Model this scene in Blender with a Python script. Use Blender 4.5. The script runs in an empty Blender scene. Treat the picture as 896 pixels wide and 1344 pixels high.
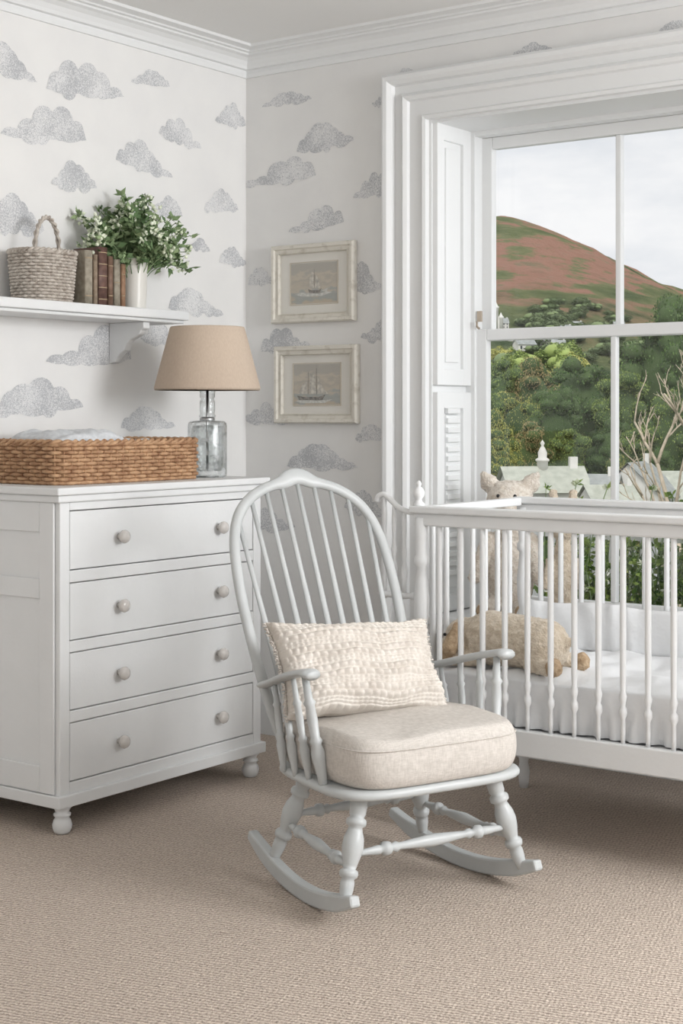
import bpy, math, random, bmesh
from mathutils import Vector, Matrix, noise
random.seed(7)
SC=bpy.context.scene
COL=SC.collection
pi=math.pi
try:
    SC.view_settings.view_transform='Standard'
    SC.view_settings.look='None'
except Exception: pass

# ------------------------------------------------------------ mesh builder
class MB:
    def __init__(s): s.v=[];s.f=[];s.m=[];s.sm=[]
    def add(s,vs,fs,mi=0,smooth=True,M=None):
        b=len(s.v)
        for p in vs:
            p=Vector(p); s.v.append(M@p if M else p)
        for f in fs:
            s.f.append([i+b for i in f]); s.m.append(mi); s.sm.append(smooth)
        return s
    def box(s,x0,x1,y0,y1,z0,z1,mi=0,M=None):
        vs=[(x0,y0,z0),(x1,y0,z0),(x1,y1,z0),(x0,y1,z0),(x0,y0,z1),(x1,y0,z1),(x1,y1,z1),(x0,y1,z1)]
        fs=[(3,2,1,0),(4,5,6,7),(0,1,5,4),(1,2,6,5),(2,3,7,6),(3,0,4,7)]
        return s.add(vs,fs,mi,False,M)
    def tube(s,path,r,seg=8,up=(0,0,1),mi=0,M=None,closed=False,smooth=True):
        path=[Vector(p) for p in path]; n=len(path); up=Vector(up)
        vs=[];fs=[]
        for i,p in enumerate(path):
            if closed: t=path[(i+1)%n]-path[(i-1)%n]
            else: t=path[min(i+1,n-1)]-path[max(i-1,0)]
            if t.length<1e-9: t=Vector((0,0,1))
            t.normalize()
            u=up if abs(t.dot(up))<.97 else Vector((1,0.13,0)).normalized()
            a=t.cross(u).normalized(); b=a.cross(t).normalized()
            rr=r[i] if isinstance(r,list) else r
            ra,rb=(rr if isinstance(rr,tuple) else (rr,rr))
            for k in range(seg):
                th=2*pi*k/seg+pi/seg
                vs.append(p+a*(math.cos(th)*ra)+b*(math.sin(th)*rb))
        m=n if closed else n-1
        for i in range(m):
            j=(i+1)%n
            for k in range(seg):
                k2=(k+1)%seg
                fs.append((i*seg+k,i*seg+k2,j*seg+k2,j*seg+k))
        if not closed:
            fs.append(tuple(range(seg-1,-1,-1))); fs.append(tuple((n-1)*seg+k for k in range(seg)))
        return s.add(vs,fs,mi,smooth,M)
    def turned(s,a,b,prof,seg=14,mi=0):
        a=Vector(a);b=Vector(b)
        path=[a.lerp(b,t) for t,r in prof]
        return s.tube(path,[r for t,r in prof],seg,(1,0,0) if abs((b-a).normalized().x)<.9 else (0,0,1),mi)
    def lathe(s,prof,c=(0,0,0),seg=32,mi=0,M=None,smooth=True):
        vs=[];fs=[];n=len(prof)
        for r,z in prof:
            for k in range(seg):
                th=2*pi*k/seg
                vs.append((c[0]+r*math.cos(th),c[1]+r*math.sin(th),c[2]+z))
        for i in range(n-1):
            for k in range(seg):
                k2=(k+1)%seg
                fs.append((i*seg+k,i*seg+k2,(i+1)*seg+k2,(i+1)*seg+k))
        if prof[0][0]>1e-4: fs.append(tuple(range(seg-1,-1,-1)))
        if prof[-1][0]>1e-4: fs.append(tuple((n-1)*seg+k for k in range(seg)))
        return s.add(vs,fs,mi,smooth,M)
    def ell(s,c,r,seg=16,rings=10,mi=0,M=None):
        if not isinstance(r,tuple): r=(r,r,r)
        vs=[(c[0],c[1],c[2]-r[2])];fs=[]
        for i in range(1,rings):
            ph=-pi/2+pi*i/rings
            for k in range(seg):
                th=2*pi*k/seg
                vs.append((c[0]+r[0]*math.cos(ph)*math.cos(th),c[1]+r[1]*math.cos(ph)*math.sin(th),c[2]+r[2]*math.sin(ph)))
        vs.append((c[0],c[1],c[2]+r[2])); top=len(vs)-1
        for k in range(seg):
            k2=(k+1)%seg
            fs.append((0,1+k2,1+k)); fs.append((top,top-seg+k,top-seg+k2))
            for i in range(rings-2):
                a=1+i*seg
                fs.append((a+k,a+k2,a+seg+k2,a+seg+k))
        return s.add(vs,fs,mi,True,M)
    def capsule(s,a,b,ra,rb,seg=14,mi=0):
        a=Vector(a);b=Vector(b);d=(b-a);L=d.length;d.normalize()
        path=[];rr=[]
        for i in range(7):
            th=-pi/2+pi/2*i/6
            path.append(a+d*(math.sin(th)*ra));rr.append(max(1e-4,math.cos(th)*ra))
        for i in range(1,7):
            th=pi/2*i/6
            path.append(b+d*(math.sin(th)*rb));rr.append(max(1e-4,math.cos(th)*rb))
        return s.tube(path,rr,seg,(0.1,.2,1),mi)
    def disc(s,outline,prof,seg=64,mi=0,M=None,warp=None):
        vs=[];fs=[];n=len(prof)
        for r,z in prof:
            for k in range(seg):
                x,y=outline(2*pi*k/seg)
                p=Vector((x*r,y*r,z))
                if warp: p=warp(p,r)
                vs.append(p)
        for i in range(n-1):
            for k in range(seg):
                k2=(k+1)%seg
                fs.append((i*seg+k,i*seg+k2,(i+1)*seg+k2,(i+1)*seg+k))
        fs.append(tuple(range(seg-1,-1,-1)));fs.append(tuple((n-1)*seg+k for k in range(seg)))
        return s.add(vs,fs,mi,True,M)
    def sweep(s,prof,frames,mi=0,smooth=False):
        vs=[];fs=[];n=len(prof)
        for fr in frames:
            for q in prof: vs.append(fr(*q))
        for i in range(len(frames)-1):
            for k in range(n-1):
                fs.append((i*n+k,i*n+k+1,(i+1)*n+k+1,(i+1)*n+k))
        return s.add(vs,fs,mi,smooth)

def mk(name,mb,mats,parent=None,loc=(0,0,0),rot=(0,0,0),bevel=0,sub=0,recalc=True):
    me=bpy.data.meshes.new(name)
    me.from_pydata([tuple(v) for v in mb.v],[],mb.f)
    if not isinstance(mats,(list,tuple)): mats=[mats]
    for m in mats: me.materials.append(m)
    me.polygons.foreach_set('material_index',mb.m)
    me.polygons.foreach_set('use_smooth',mb.sm)
    if recalc:
        bm=bmesh.new();bm.from_mesh(me);bmesh.ops.recalc_face_normals(bm,faces=bm.faces);bm.to_mesh(me);bm.free()
    me.update()
    o=bpy.data.objects.new(name,me);COL.objects.link(o)
    o.location=loc;o.rotation_euler=rot
    if parent: o.parent=parent
    if bevel:
        b=o.modifiers.new('bevel','BEVEL');b.width=bevel;b.segments=2;b.limit_method='ANGLE';b.angle_limit=.6
    return o
def thing(name,label,cat,loc=(0,0,0),rz=0,group=None):
    o=bpy.data.objects.new(name,None);COL.objects.link(o)
    o.empty_display_size=.1
    o.location=loc;o.rotation_euler=(0,0,rz)
    o['label']=label;o['category']=cat
    if group:o['group']=group
    return o
def tag(o,label,cat,group=None):
    o['label']=label;o['category']=cat
    if group:o['group']=group
    return o
def struct(o): o['kind']='structure';return o

# ------------------------------------------------------------ materials
def nt(name):
    m=bpy.data.materials.new(name);m.use_nodes=True
    N=m.node_tree.nodes;L=m.node_tree.links
    return m,N,L,N['Principled BSDF']
def setspec(b,v):
    if 'Specular IOR Level' in b.inputs:b.inputs['Specular IOR Level'].default_value=v
def mat(name,col,rough=.5,col2=None,scale=30,bump=0,bscale=None,stretch=(1,1,1),metal=0,spec=.4,lo=.35,hi=.65,detail=4,bdist=.01,island=None,sheen=0,trans=0):
    m,N,L,b=nt(name)
    b.inputs['Base Color'].default_value=(*col,1);b.inputs['Roughness'].default_value=rough
    b.inputs['Metallic'].default_value=metal;setspec(b,spec)
    if sheen and 'Sheen Weight' in b.inputs:b.inputs['Sheen Weight'].default_value=sheen
    if trans:b.inputs['Transmission Weight'].default_value=trans
    tc=N.new('ShaderNodeTexCoord');mp=N.new('ShaderNodeMapping');mp.inputs['Scale'].default_value=stretch
    L.new(tc.outputs['Object'],mp.inputs['Vector'])
    if col2:
        n=N.new('ShaderNodeTexNoise');n.inputs['Scale'].default_value=scale;n.inputs['Detail'].default_value=detail
        L.new(mp.outputs['Vector'],n.inputs['Vector'])
        r=N.new('ShaderNodeValToRGB');r.color_ramp.elements[0].position=lo;r.color_ramp.elements[1].position=hi
        r.color_ramp.elements[0].color=(*col,1);r.color_ramp.elements[1].color=(*col2,1)
        if island:
            g=N.new('ShaderNodeNewGeometry');mx=N.new('ShaderNodeMath');mx.operation='MULTIPLY_ADD'
            mx.inputs[1].default_value=island
            L.new(g.outputs['Random Per Island'],mx.inputs[0]);
            sb=N.new('ShaderNodeMath');sb.operation='SUBTRACT';sb.inputs[1].default_value=island/2
            L.new(n.outputs['Fac'],sb.inputs[0]);L.new(sb.outputs[0],mx.inputs[2]);L.new(mx.outputs[0],r.inputs['Fac'])
        else: L.new(n.outputs['Fac'],r.inputs['Fac'])
        L.new(r.outputs['Color'],b.inputs['Base Color'])
    if bump:
        n2=N.new('ShaderNodeTexNoise');n2.inputs['Scale'].default_value=bscale or scale;n2.inputs['Detail'].default_value=3
        L.new(mp.outputs['Vector'],n2.inputs['Vector'])
        bp=N.new('ShaderNodeBump');bp.inputs['Strength'].default_value=bump;bp.inputs['Distance'].default_value=bdist
        L.new(n2.outputs['Fac'],bp.inputs['Height']);L.new(bp.outputs['Normal'],b.inputs['Normal'])
    return m
m_wall=mat('wallpaper',(.82,.815,.80),.75,(.79,.785,.775),6,.12,220,bdist=.002,spec=.2)
def stipple():
    m,N,L,b=nt('wallpaper_cloud_print')
    tc=N.new('ShaderNodeTexCoord');n=N.new('ShaderNodeTexNoise');n.inputs['Scale'].default_value=260;n.inputs['Detail'].default_value=1.5;n.inputs['Distortion'].default_value=1.4
    L.new(tc.outputs['Object'],n.inputs['Vector'])
    n2=N.new('ShaderNodeTexNoise');n2.inputs['Scale'].default_value=8;L.new(tc.outputs['Object'],n2.inputs['Vector'])
    ad=N.new('ShaderNodeMath');ad.operation='MULTIPLY_ADD';ad.inputs[1].default_value=.5
    L.new(n2.outputs['Fac'],ad.inputs[0]);L.new(n.outputs['Fac'],ad.inputs[2])
    r=N.new('ShaderNodeValToRGB');r.color_ramp.elements[0].position=.70;r.color_ramp.elements[0].color=(.765,.765,.765,1)
    r.color_ramp.elements[1].position=.83;r.color_ramp.elements[1].color=(.43,.44,.46,1)
    L.new(ad.outputs[0],r.inputs['Fac']);L.new(r.outputs['Color'],b.inputs['Base Color'])
    b.inputs['Roughness'].default_value=.6
    return m
m_cloud=stipple()
m_ceil=mat('ceiling_paint',(.82,.82,.81),.8,bump=.05,bscale=100)
m_trim=mat('trim_paint',(.80,.81,.81),.4,bump=.03,bscale=60,spec=.4)
m_furn=mat('furniture_paint',(.775,.785,.785),.42,(.755,.765,.765),9,.04,90,spec=.4)
m_side=mat('chair_paint',(.53,.55,.55),.36,(.50,.52,.52),12,.05,90,spec=.4)
m_knob=mat('pearly_knob',(.66,.63,.60),.12,(.58,.55,.52),60,spec=.6)
def carpet():
    m,N,L,b=nt('ribbed_carpet')
    tc=N.new('ShaderNodeTexCoord')
    rt=N.new('ShaderNodeMapping');rt.inputs['Rotation'].default_value=(0,0,math.radians(-16));L.new(tc.outputs['Object'],rt.inputs[0])
    n0=N.new('ShaderNodeTexNoise');n0.inputs['Scale'].default_value=32;n0.inputs['Detail'].default_value=3;L.new(rt.outputs[0],n0.inputs['Vector'])
    va=N.new('ShaderNodeVectorMath');va.operation='MULTIPLY_ADD';va.inputs[1].default_value=(.018,.018,0)
    L.new(n0.outputs['Color'],va.inputs[0]);L.new(rt.outputs[0],va.inputs[2])
    w=N.new('ShaderNodeTexWave');w.bands_direction='Y';w.inputs['Scale'].default_value=24;w.inputs['Distortion'].default_value=1.4;w.inputs['Detail'].default_value=2;w.inputs['Detail Scale'].default_value=4
    L.new(va.outputs[0],w.inputs['Vector'])
    w2=N.new('ShaderNodeTexWave');w2.bands_direction='X';w2.inputs['Scale'].default_value=30;w2.inputs['Distortion'].default_value=6;w2.inputs['Detail'].default_value=2;w2.inputs['Detail Scale'].default_value=6
    L.new(va.outputs[0],w2.inputs['Vector'])
    n=N.new('ShaderNodeTexNoise');n.inputs['Scale'].default_value=140;n.inputs['Detail'].default_value=2
    L.new(rt.outputs[0],n.inputs['Vector'])
    mx=N.new('ShaderNodeMath');mx.operation='MULTIPLY_ADD';mx.inputs[1].default_value=.33
    L.new(w.outputs['Fac'],mx.inputs[0])
    m2=N.new('ShaderNodeMath');m2.operation='MULTIPLY_ADD';m2.inputs[1].default_value=.70;L.new(n.outputs['Fac'],m2.inputs[0])
    m3=N.new('ShaderNodeMath');m3.operation='MULTIPLY';m3.inputs[1].default_value=.18;L.new(w2.outputs['Fac'],m3.inputs[0]);L.new(m3.outputs[0],m2.inputs[2]);L.new(m2.outputs[0],mx.inputs[2])
    r=N.new('ShaderNodeValToRGB');e=r.color_ramp.elements
    e[0].position=.26;e[0].color=(.255,.205,.168,1);e[1].position=.90;e[1].color=(.74,.635,.545,1)
    L.new(mx.outputs[0],r.inputs['Fac']);L.new(r.outputs['Color'],b.inputs['Base Color'])
    bp=N.new('ShaderNodeBump');bp.inputs['Strength'].default_value=.75;bp.inputs['Distance'].default_value=.007
    L.new(mx.outputs[0],bp.inputs['Height']);L.new(bp.outputs['Normal'],b.inputs['Normal'])
    b.inputs['Roughness'].default_value=.95;setspec(b,.1)
    return m
m_carpet=carpet()
def linenm(name,c1,c2):
    m,N,L,b=nt(name)
    tc=N.new('ShaderNodeTexCoord');ns_=[]
    for st in ((1,.10,.10),(.10,1,.10),(.12,.12,1)):
        mp=N.new('ShaderNodeMapping');mp.inputs['Scale'].default_value=st;L.new(tc.outputs['Object'],mp.inputs[0])
        n=N.new('ShaderNodeTexNoise');n.inputs['Scale'].default_value=520;n.inputs['Detail'].default_value=2;L.new(mp.outputs[0],n.inputs['Vector']);ns_.append(n)
    a=N.new('ShaderNodeMath');a.operation='ADD';L.new(ns_[0].outputs['Fac'],a.inputs[0]);L.new(ns_[1].outputs['Fac'],a.inputs[1])
    a2=N.new('ShaderNodeMath');a2.operation='ADD';L.new(a.outputs[0],a2.inputs[0]);L.new(ns_[2].outputs['Fac'],a2.inputs[1])
    mr=N.new('ShaderNodeMapRange');mr.inputs['From Min'].default_value=1.1;mr.inputs['From Max'].default_value=1.9;L.new(a2.outputs[0],mr.inputs['Value'])
    r=N.new('ShaderNodeValToRGB');r.color_ramp.elements[0].color=(*c1,1);r.color_ramp.elements[1].color=(*c2,1)
    L.new(mr.outputs[0],r.inputs['Fac']);L.new(r.outputs[0],b.inputs['Base Color'])
    bp=N.new('ShaderNodeBump');bp.inputs['Strength'].default_value=.22;bp.inputs['Distance'].default_value=.0015;L.new(mr.outputs[0],bp.inputs['Height']);L.new(bp.outputs[0],b.inputs['Normal'])
    b.inputs['Roughness'].default_value=.93;setspec(b,.1)
    return m
m_linen=linenm('linen_cushion_fabric',(.50,.465,.425),(.66,.62,.575))
m_knit=mat('chunky_knit',(.60,.55,.495),.95,(.70,.655,.60),30,.3,350,spec=.1,bdist=.002)
m_shade=mat('linen_shade',(.54,.435,.345),.9,(.58,.475,.38),240,.1,400,stretch=(1,1,.3),spec=.1,bdist=.002)
m_wick=mat('wicker',(.28,.14,.07),.6,(.60,.38,.22),45,.3,200,bdist=.002,lo=.3,hi=.7)
m_wick2=mat('straw',(.34,.29,.245),.7,(.64,.59,.53),60,.3,200,bdist=.002,lo=.3,hi=.7)
m_wickin=mat('wicker_lining',(.25,.14,.07),.8)
m_sheet=mat('cotton_sheet',(.82,.83,.84),.85,(.78,.79,.80),5,.25,14,bdist=.02,spec=.15)
m_towel=mat('towel_grey',(.60,.62,.64),.95,(.72,.74,.76),60,.3,200,bdist=.003)
m_towel2=mat('towel_white',(.74,.74,.74),.95,(.80,.80,.80),60,.3,200,bdist=.003)
m_plush=mat('cream_plush',(.66,.58,.49),.95,(.82,.76,.68),60,.8,150,bdist=.008,spec=.1,sheen=.3)
m_plush3=mat('beige_plush',(.60,.50,.38),.95,(.76,.67,.55),60,.8,150,bdist=.008,spec=.1,sheen=.3)
m_plush2=mat('tan_plush',(.42,.30,.19),.95,(.58,.44,.30),60,.7,170,bdist=.006,spec=.1)
m_black=mat('black_bead',(.02,.02,.02),.2)
m_frame=mat('distressed_cream_frame',(.72,.69,.62),.6,(.50,.46,.39),32,.35,80,lo=.52,hi=.80,bdist=.002)
m_matb=mat('mat_board',(.75,.73,.68),.8)
m_gilt=mat('gilt_slip',(.60,.54,.44),.5)
m_ceram=mat('cream_ceramic',(.74,.72,.67),.3)
m_book=[mat('book_leather_tan',(.22,.16,.11),.6,(.34,.27,.20),50),mat('book_leather_red',(.10,.055,.045),.5,(.17,.095,.075),40),
        mat('book_leather_brown',(.15,.09,.06),.55,(.22,.14,.10),40),mat('book_cloth_olive',(.26,.23,.18),.7,(.38,.34,.27),60),mat('book_cloth_rust',(.26,.15,.09),.7,(.36,.22,.14),60)]
m_pages=mat('book_pages',(.62,.54,.42),.8,(.50,.42,.32),200)
m_giltb=mat('book_gilt',(.36,.27,.17),.5)
def thinglass(name,seed_amt):
    m=bpy.data.materials.new(name);m.use_nodes=True;N=m.node_tree.nodes;L=m.node_tree.links
    N.remove(N['Principled BSDF'])
    t=N.new('ShaderNodeBsdfTransparent');t.inputs[0].default_value=(.90,.915,.915,1)
    g=N.new('ShaderNodeBsdfGlossy');g.inputs['Roughness'].default_value=.04;g.inputs[0].default_value=(.92,.93,.93,1)
    lw=N.new('ShaderNodeLayerWeight');lw.inputs['Blend'].default_value=.32
    x=N.new('ShaderNodeMixShader');L.new(lw.outputs['Facing'],x.inputs[0]);L.new(t.outputs[0],x.inputs[1]);L.new(g.outputs[0],x.inputs[2])
    tc=N.new('ShaderNodeTexCoord');n=N.new('ShaderNodeTexNoise');n.inputs['Scale'].default_value=26;n.inputs['Detail'].default_value=7;n.inputs['Roughness'].default_value=.65;L.new(tc.outputs['Object'],n.inputs['Vector'])
    r=N.new('ShaderNodeValToRGB');r.color_ramp.elements[0].position=.50;r.color_ramp.elements[0].color=(0,0,0,1);r.color_ramp.elements[1].position=.64;r.color_ramp.elements[1].color=(seed_amt,)*3+(1,)
    L.new(n.outputs['Fac'],r.inputs['Fac'])
    d=N.new('ShaderNodeBsdfDiffuse');d.inputs[0].default_value=(.60,.62,.62,1)
    x2=N.new('ShaderNodeMixShader');L.new(r.outputs[0],x2.inputs[0]);L.new(x.outputs[0],x2.inputs[1]);L.new(d.outputs[0],x2.inputs[2])
    bp=N.new('ShaderNodeBump');bp.inputs['Strength'].default_value=.4;bp.inputs['Distance'].default_value=.006;L.new(n.outputs['Fac'],bp.inputs['Height']);L.new(bp.outputs[0],g.inputs['Normal'])
    L.new(x2.outputs[0],N['Material Output'].inputs['Surface'])
    return m
m_glass=thinglass('clear_glass',.0)
m_merc=thinglass('seeded_glass',.5)
m_metal=mat('brushed_nickel',(.6,.6,.6),.3,metal=1)
def pane():
    m=bpy.data.materials.new('window_glass');m.use_nodes=True;N=m.node_tree.nodes;L=m.node_tree.links
    N.remove(N['Principled BSDF']);t=N.new('ShaderNodeBsdfTransparent');g=N.new('ShaderNodeBsdfGlossy');g.inputs['Roughness'].default_value=.02
    x=N.new('ShaderNodeMixShader');x.inputs[0].default_value=.03
    L.new(t.outputs[0],x.inputs[1]);L.new(g.outputs[0],x.inputs[2]);L.new(x.outputs[0],N['Material Output'].inputs['Surface'])
    return m
m_pane=pane()
def leafm(name,a,b,sc=.5,isl=.5): return mat(name,a,.7,b,sc,island=isl,spec=.15,lo=.3,hi=.75)
m_lf=[leafm('foliage_deep',(.05,.105,.035),(.18,.28,.09)),leafm('foliage_mid',(.13,.20,.05),(.38,.47,.15)),
      leafm('foliage_yellow',(.27,.29,.07),(.62,.60,.21)),leafm('foliage_autumn',(.27,.23,.10),(.54,.44,.23))]
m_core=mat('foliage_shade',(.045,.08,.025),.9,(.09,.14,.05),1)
m_bark=mat('bark',(.16,.12,.08),.9,(.25,.2,.15),8)
m_twig=mat('pale_branch',(.60,.51,.39),.8,(.46,.39,.29),8)
m_vleaf=leafm('vase_leaf',(.11,.18,.08),(.34,.44,.24),12,.6)
m_flower=mat('white_petal',(.82,.86,.72),.7,(.74,.80,.60),30)

# ------------------------------------------------------------ room shell
CEIL=2.675
def cloud(mb,c,w,h,to3,seed,lim=None):
    R=random.Random(seed);x0=R.uniform(-.3,.35);n=80
    K=R.choice((5,6,7));circ=[]
    for i in range(K):
        cx=-.76+1.52*i/(K-1)+R.uniform(-.05,.05)
        H_=max(.20,1-1.0*abs(cx-x0)**1.05/(1.05))*R.uniform(.85,1.05)
        circ.append((cx,R.uniform(.21,.28)*(1.15 if abs(cx-x0)<.3 else 1),H_))
    bc=[(-.7+1.4*i/4+R.uniform(-.12,.12),R.uniform(.14,.30),R.uniform(.05,.26)) for i in range(5)]
    tilt=R.uniform(-.14,.14)
    tp=[];bt=[]
    for i in range(n+1):
        x=-1+2*i/n
        t=.5*max(0,1-abs(x-x0)/.8)+.06*(1-abs(x)**3)
        for cx,r,H_ in circ:
            d=abs(x-cx)
            if d<r:
                ry=min(H_,.42);t=max(t,(H_-ry)+ry*math.sqrt(1-(d/r)**2))
        t*=min(1,(1-abs(x))*9)**.5
        b=.05
        for cx,r,H_ in bc:
            d=abs(x-cx)
            if d<r: b=max(b,H_*math.sqrt(1-(d/r)**2))
        b=-b*(1-abs(x)**4)
        z0=c[1]-h*.42+tilt*x*h
        tp.append((c[0]+x*w/2,z0+t*h));bt.append((c[0]+x*w/2,z0+b*h))
    vs=[];fs=[]
    for a,b in zip(tp,bt):
        if lim: a=(min(max(a[0],lim[0]),lim[1]),a[1]);b=(min(max(b[0],lim[0]),lim[1]),b[1])
        vs.append(to3(*a));vs.append(to3(*b))
    for i in range(n): fs.append((2*i,2*i+1,2*i+3,2*i+2))
    mb.add(vs,fs,1,False)
mb=MB().box(-.15,0,-6,0.35,0,CEIL+.05)
LC=[(-1.26,2.44,.30,.12),(-.878,2.443,.37,.155),(-.55,2.496,.2,.07),(-1.075,2.252,.38,.14),(-.386,2.326,.23,.11),(-.58,2.199,.29,.115),(-.933,2.089,.21,.105),
(-.095,2.435,.18,.10),(-.152,2.089,.2,.10),(-1.21,1.927,.26,.13),(-.08,1.88,.16,.08),(-.295,1.686,.31,.10),(-.859,1.499,.40,.14),(-.50,1.555,.20,.09),(-1.12,1.32,.44,.13),
(-.56,1.244,.28,.095),(-.28,1.905,.12,.05),(-.48,2.03,.2,.08),(-1.5,2.1,.3,.13),(-1.62,1.6,.35,.15),(-1.7,2.4,.3,.13),(-1.9,1.9,.3,.13),(-.2,.95,.3,.12),(-2.1,2.3,.3,.14),(-2.3,1.7,.36,.15)]
for i,(y,z,w,h) in enumerate(LC): cloud(mb,(y,z),w*1.04,h*.95,lambda a,b:(.0012,a,b),i+3,(-6,-.002))
struct(mk('wall_left',mb,[m_wall,m_cloud],recalc=False))
WX0,WX1,WZ0,WZ1=.86,2.60,.50,2.325
mb=MB().box(0,WX0,0,.35,0,CEIL+.05).box(WX1,6,0,.35,0,CEIL+.05).box(WX0,WX1,0,.35,WZ1,CEIL+.05).box(WX0,WX1,.24,.35,0,WZ0)
BC=[(.206,2.488,.24,.055),(.392,2.325,.27,.11),(.16,2.208,.37,.10),(.615,2.118,.18,.1),(.348,2.01,.26,.09),(.198,1.552,.24,.10),(.64,1.576,.16,.09),(.58,1.772,.16,.12),
(.10,1.262,.22,.09),(.374,1.095,.33,.1),(.615,1.19,.16,.07),(.573,.93,.18,.1),(.645,2.427,.07,.05),(.76,2.515,.10,.03),(1.29,2.525,.16,.035),(1.82,2.53,.12,.03),(.085,1.80,.15,.07),(.12,.85,.25,.1),(3.1,2.2,.3,.12),(3.3,1.7,.3,.12)]
for i,(x,z,w,h) in enumerate(BC): cloud(mb,(x,z),w*1.02,h,lambda a,b:(a,-.0012,b),i+50,(.002,6))
struct(mk('wall_back',mb,[m_wall,m_cloud],recalc=False))
struct(mk('wall_front',MB().box(-.15,6,-6.15,-6,0,CEIL+.05),m_wall))
struct(mk('floor',MB().box(-.15,6,-6,.35,-.1,0),m_carpet))
struct(mk('ceiling',MB().box(-.15,6,-6,.35,CEIL,CEIL+.1),m_ceil))
cp=[(0,2.585),(.010,2.585),(.014,2.60),(.014,2.612),(.028,2.614),(.034,2.625),(.045,2.640),(.062,2.650),(.08,2.654),(.083,2.660),(.10,2.660),(.104,2.665),(.125,2.666),(.145,2.666),(.150,2.675)]
struct(mk('trim_1',MB().sweep(cp,[lambda p,z:Vector((p,-6,z)),lambda p,z:Vector((p,-p,z))]),m_trim))
struct(mk('trim_2',MB().sweep(cp,[lambda p,z:Vector((p,-p,z)),lambda p,z:Vector((6,-p,z))]),m_trim))
bp_=[(0,.19),(.008,.187),(.012,.17),(.020,.165),(.020,0)]
struct(mk('baseboard_left',MB().sweep(bp_,[lambda p,z:Vector((p,-6,z)),lambda p,z:Vector((p,-p,z))]),m_trim))
struct(mk('baseboard_back',MB().sweep(bp_,[lambda p,z:Vector((p,-p,z)),lambda p,z:Vector((WX0-.178,-p,z))]).sweep(bp_,[lambda p,z:Vector((WX1+.178,-p,z)),lambda p,z:Vector((6,-p,z))]).sweep(bp_,[lambda p,z:Vector((WX0,.24-p,z)),lambda p,z:Vector((WX1,.24-p,z))]),m_trim))
cs=[(0,0),(0,.018),(.012,.022),(.018,.014),(.070,.014),(.075,.026),(.088,.034),(.098,.026),(.103,.018),(.132,.018),(.137,.036),(.150,.050),(.165,.052),(.175,.044),(.178,0)]
cs=[(u,p+.004 if p else 0) for u,p in cs]
fr=[lambda u,p:Vector((WX0-u,-p,.0)),lambda u,p:Vector((WX0-u,-p,WZ1+u)),lambda u,p:Vector((WX1+u,-p,WZ1+u)),lambda u,p:Vector((WX1+u,-p,0))]
struct(mk('trim_3',MB().sweep(cs,fr),m_trim))
# window
win=thing('window_1','white painted sliding sash window with deep panelled reveal','window',(0,0,0));win['kind']='structure'
mb=MB()
SY=.24
mb.box(WX0-.004,WX0+.012,.002,SY+.006,WZ0+.002,WZ1-.004)
mb.box(WX1-.012,WX1+.004,.002,SY+.006,WZ0+.002,WZ1-.004)
mb.box(WX0-.002,WX1+.002,.003,SY+.008,WZ1-.012,WZ1+.003)
mb.box(WX0-.003,WX0+.05,SY,.345,WZ0-.002,WZ1+.004).box(WX1-.05,WX1+.003,SY,.345,WZ0-.002,WZ1+.004).box(WX0+.04,WX1-.04,SY+.001,.344,WZ1-.03,WZ1+.002)
mk('window_frame',mb,m_trim,win)
def reveal_panel(x,z0,z1,sgn):
    m=MB()
    def bx(t,ya,yb,za,zb):
        a=x-.003*sgn;b=x+t*sgn;m.box(min(a,b),max(a,b),ya,yb,za,zb)
    y0,y1=.008,SY+.002
    bx(.022,y0,y0+.045,z0,z1);bx(.022,y1-.055,y1,z0,z1)
    bx(.0215,y0+.04,y1-.05,z0,z0+.06);bx(.0215,y0+.04,y1-.05,z1-.06,z1)
    bx(.009,y0+.04,y1-.05,z0+.05,z1-.05)
    bx(.016,y0+.068,y1-.078,z0+.085,z1-.085)
    return m
mk('shutter',reveal_panel(WX0+.012,1.36,2.316,1),m_trim,win,bevel=.0025)
m=reveal_panel(WX0+.012,.53,1.335,1)
for i in range(18):
    z=.66+i*.035
    m.box(WX0+.022,WX0+.038,.075,SY-.08,z,z+.02)
mk('shutter',m,m_trim,win,bevel=.0025)
mk('shutter',reveal_panel(WX1-.012,.53,1.335,-1),m_trim,win,bevel=.0025)
mk('shutter',reveal_panel(WX1-.012,1.36,2.316,-1),m_trim,win,bevel=.0025)
GX0,GX1=.905,WX1-.05
def sash(y,z0,z1,tr,br):
    m=MB();t=.035
    m.box(GX0,GX0+.048,y,y+t,z0,z1).box(GX1-.048,GX1,y,y+t,z0,z1).box(GX0+.048,GX1-.048,y,y+t,z1-tr,z1).box(GX0+.048,GX1-.048,y,y+t,z0,z0+br)
    n=3;w=(GX1-.048-GX0-.048)
    for i in (1,2):
        xx=GX0+.048+w*i/n
        m.box(xx-.011,xx+.011,y+.003,y+t-.003,z0+br,z1-tr)
    return m
mk('upper_sash',sash(.295,1.53,WZ1-.03,.045,.04),m_trim,win,bevel=.004)
mk('lower_sash',sash(.255,WZ0+.026,1.572,.042,.06),m_trim,win,bevel=.004)
mk('glass',MB().box(GX0+.03,GX1-.03,.311,.313,1.55,WZ1-.05).box(GX0+.03,GX1-.03,.271,.273,WZ0+.06,1.55),m_pane,win)
m=MB().box(GX0+.012,GX0+.030,.246,.256,1.60,1.64).tube([(GX0+.021,.246,1.575),(GX0+.021,.232,1.58),(GX0+.021,.230,1.60)],.005)
mk('sash_latch',m,mat('aged_brass',(.5,.42,.34),.4,metal=.5),win)
struct(mk('trim_4',MB().box(WX0-.02,WX1+.02,-.04,0,WZ0-.005,WZ0+.025).box(WX0,WX1,0,.255,WZ0-.0,WZ0+.025).box(WX0-.0,WX1+.0,-.02,0,WZ0-.04,WZ0-.005),m_trim,bevel=.006))

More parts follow.
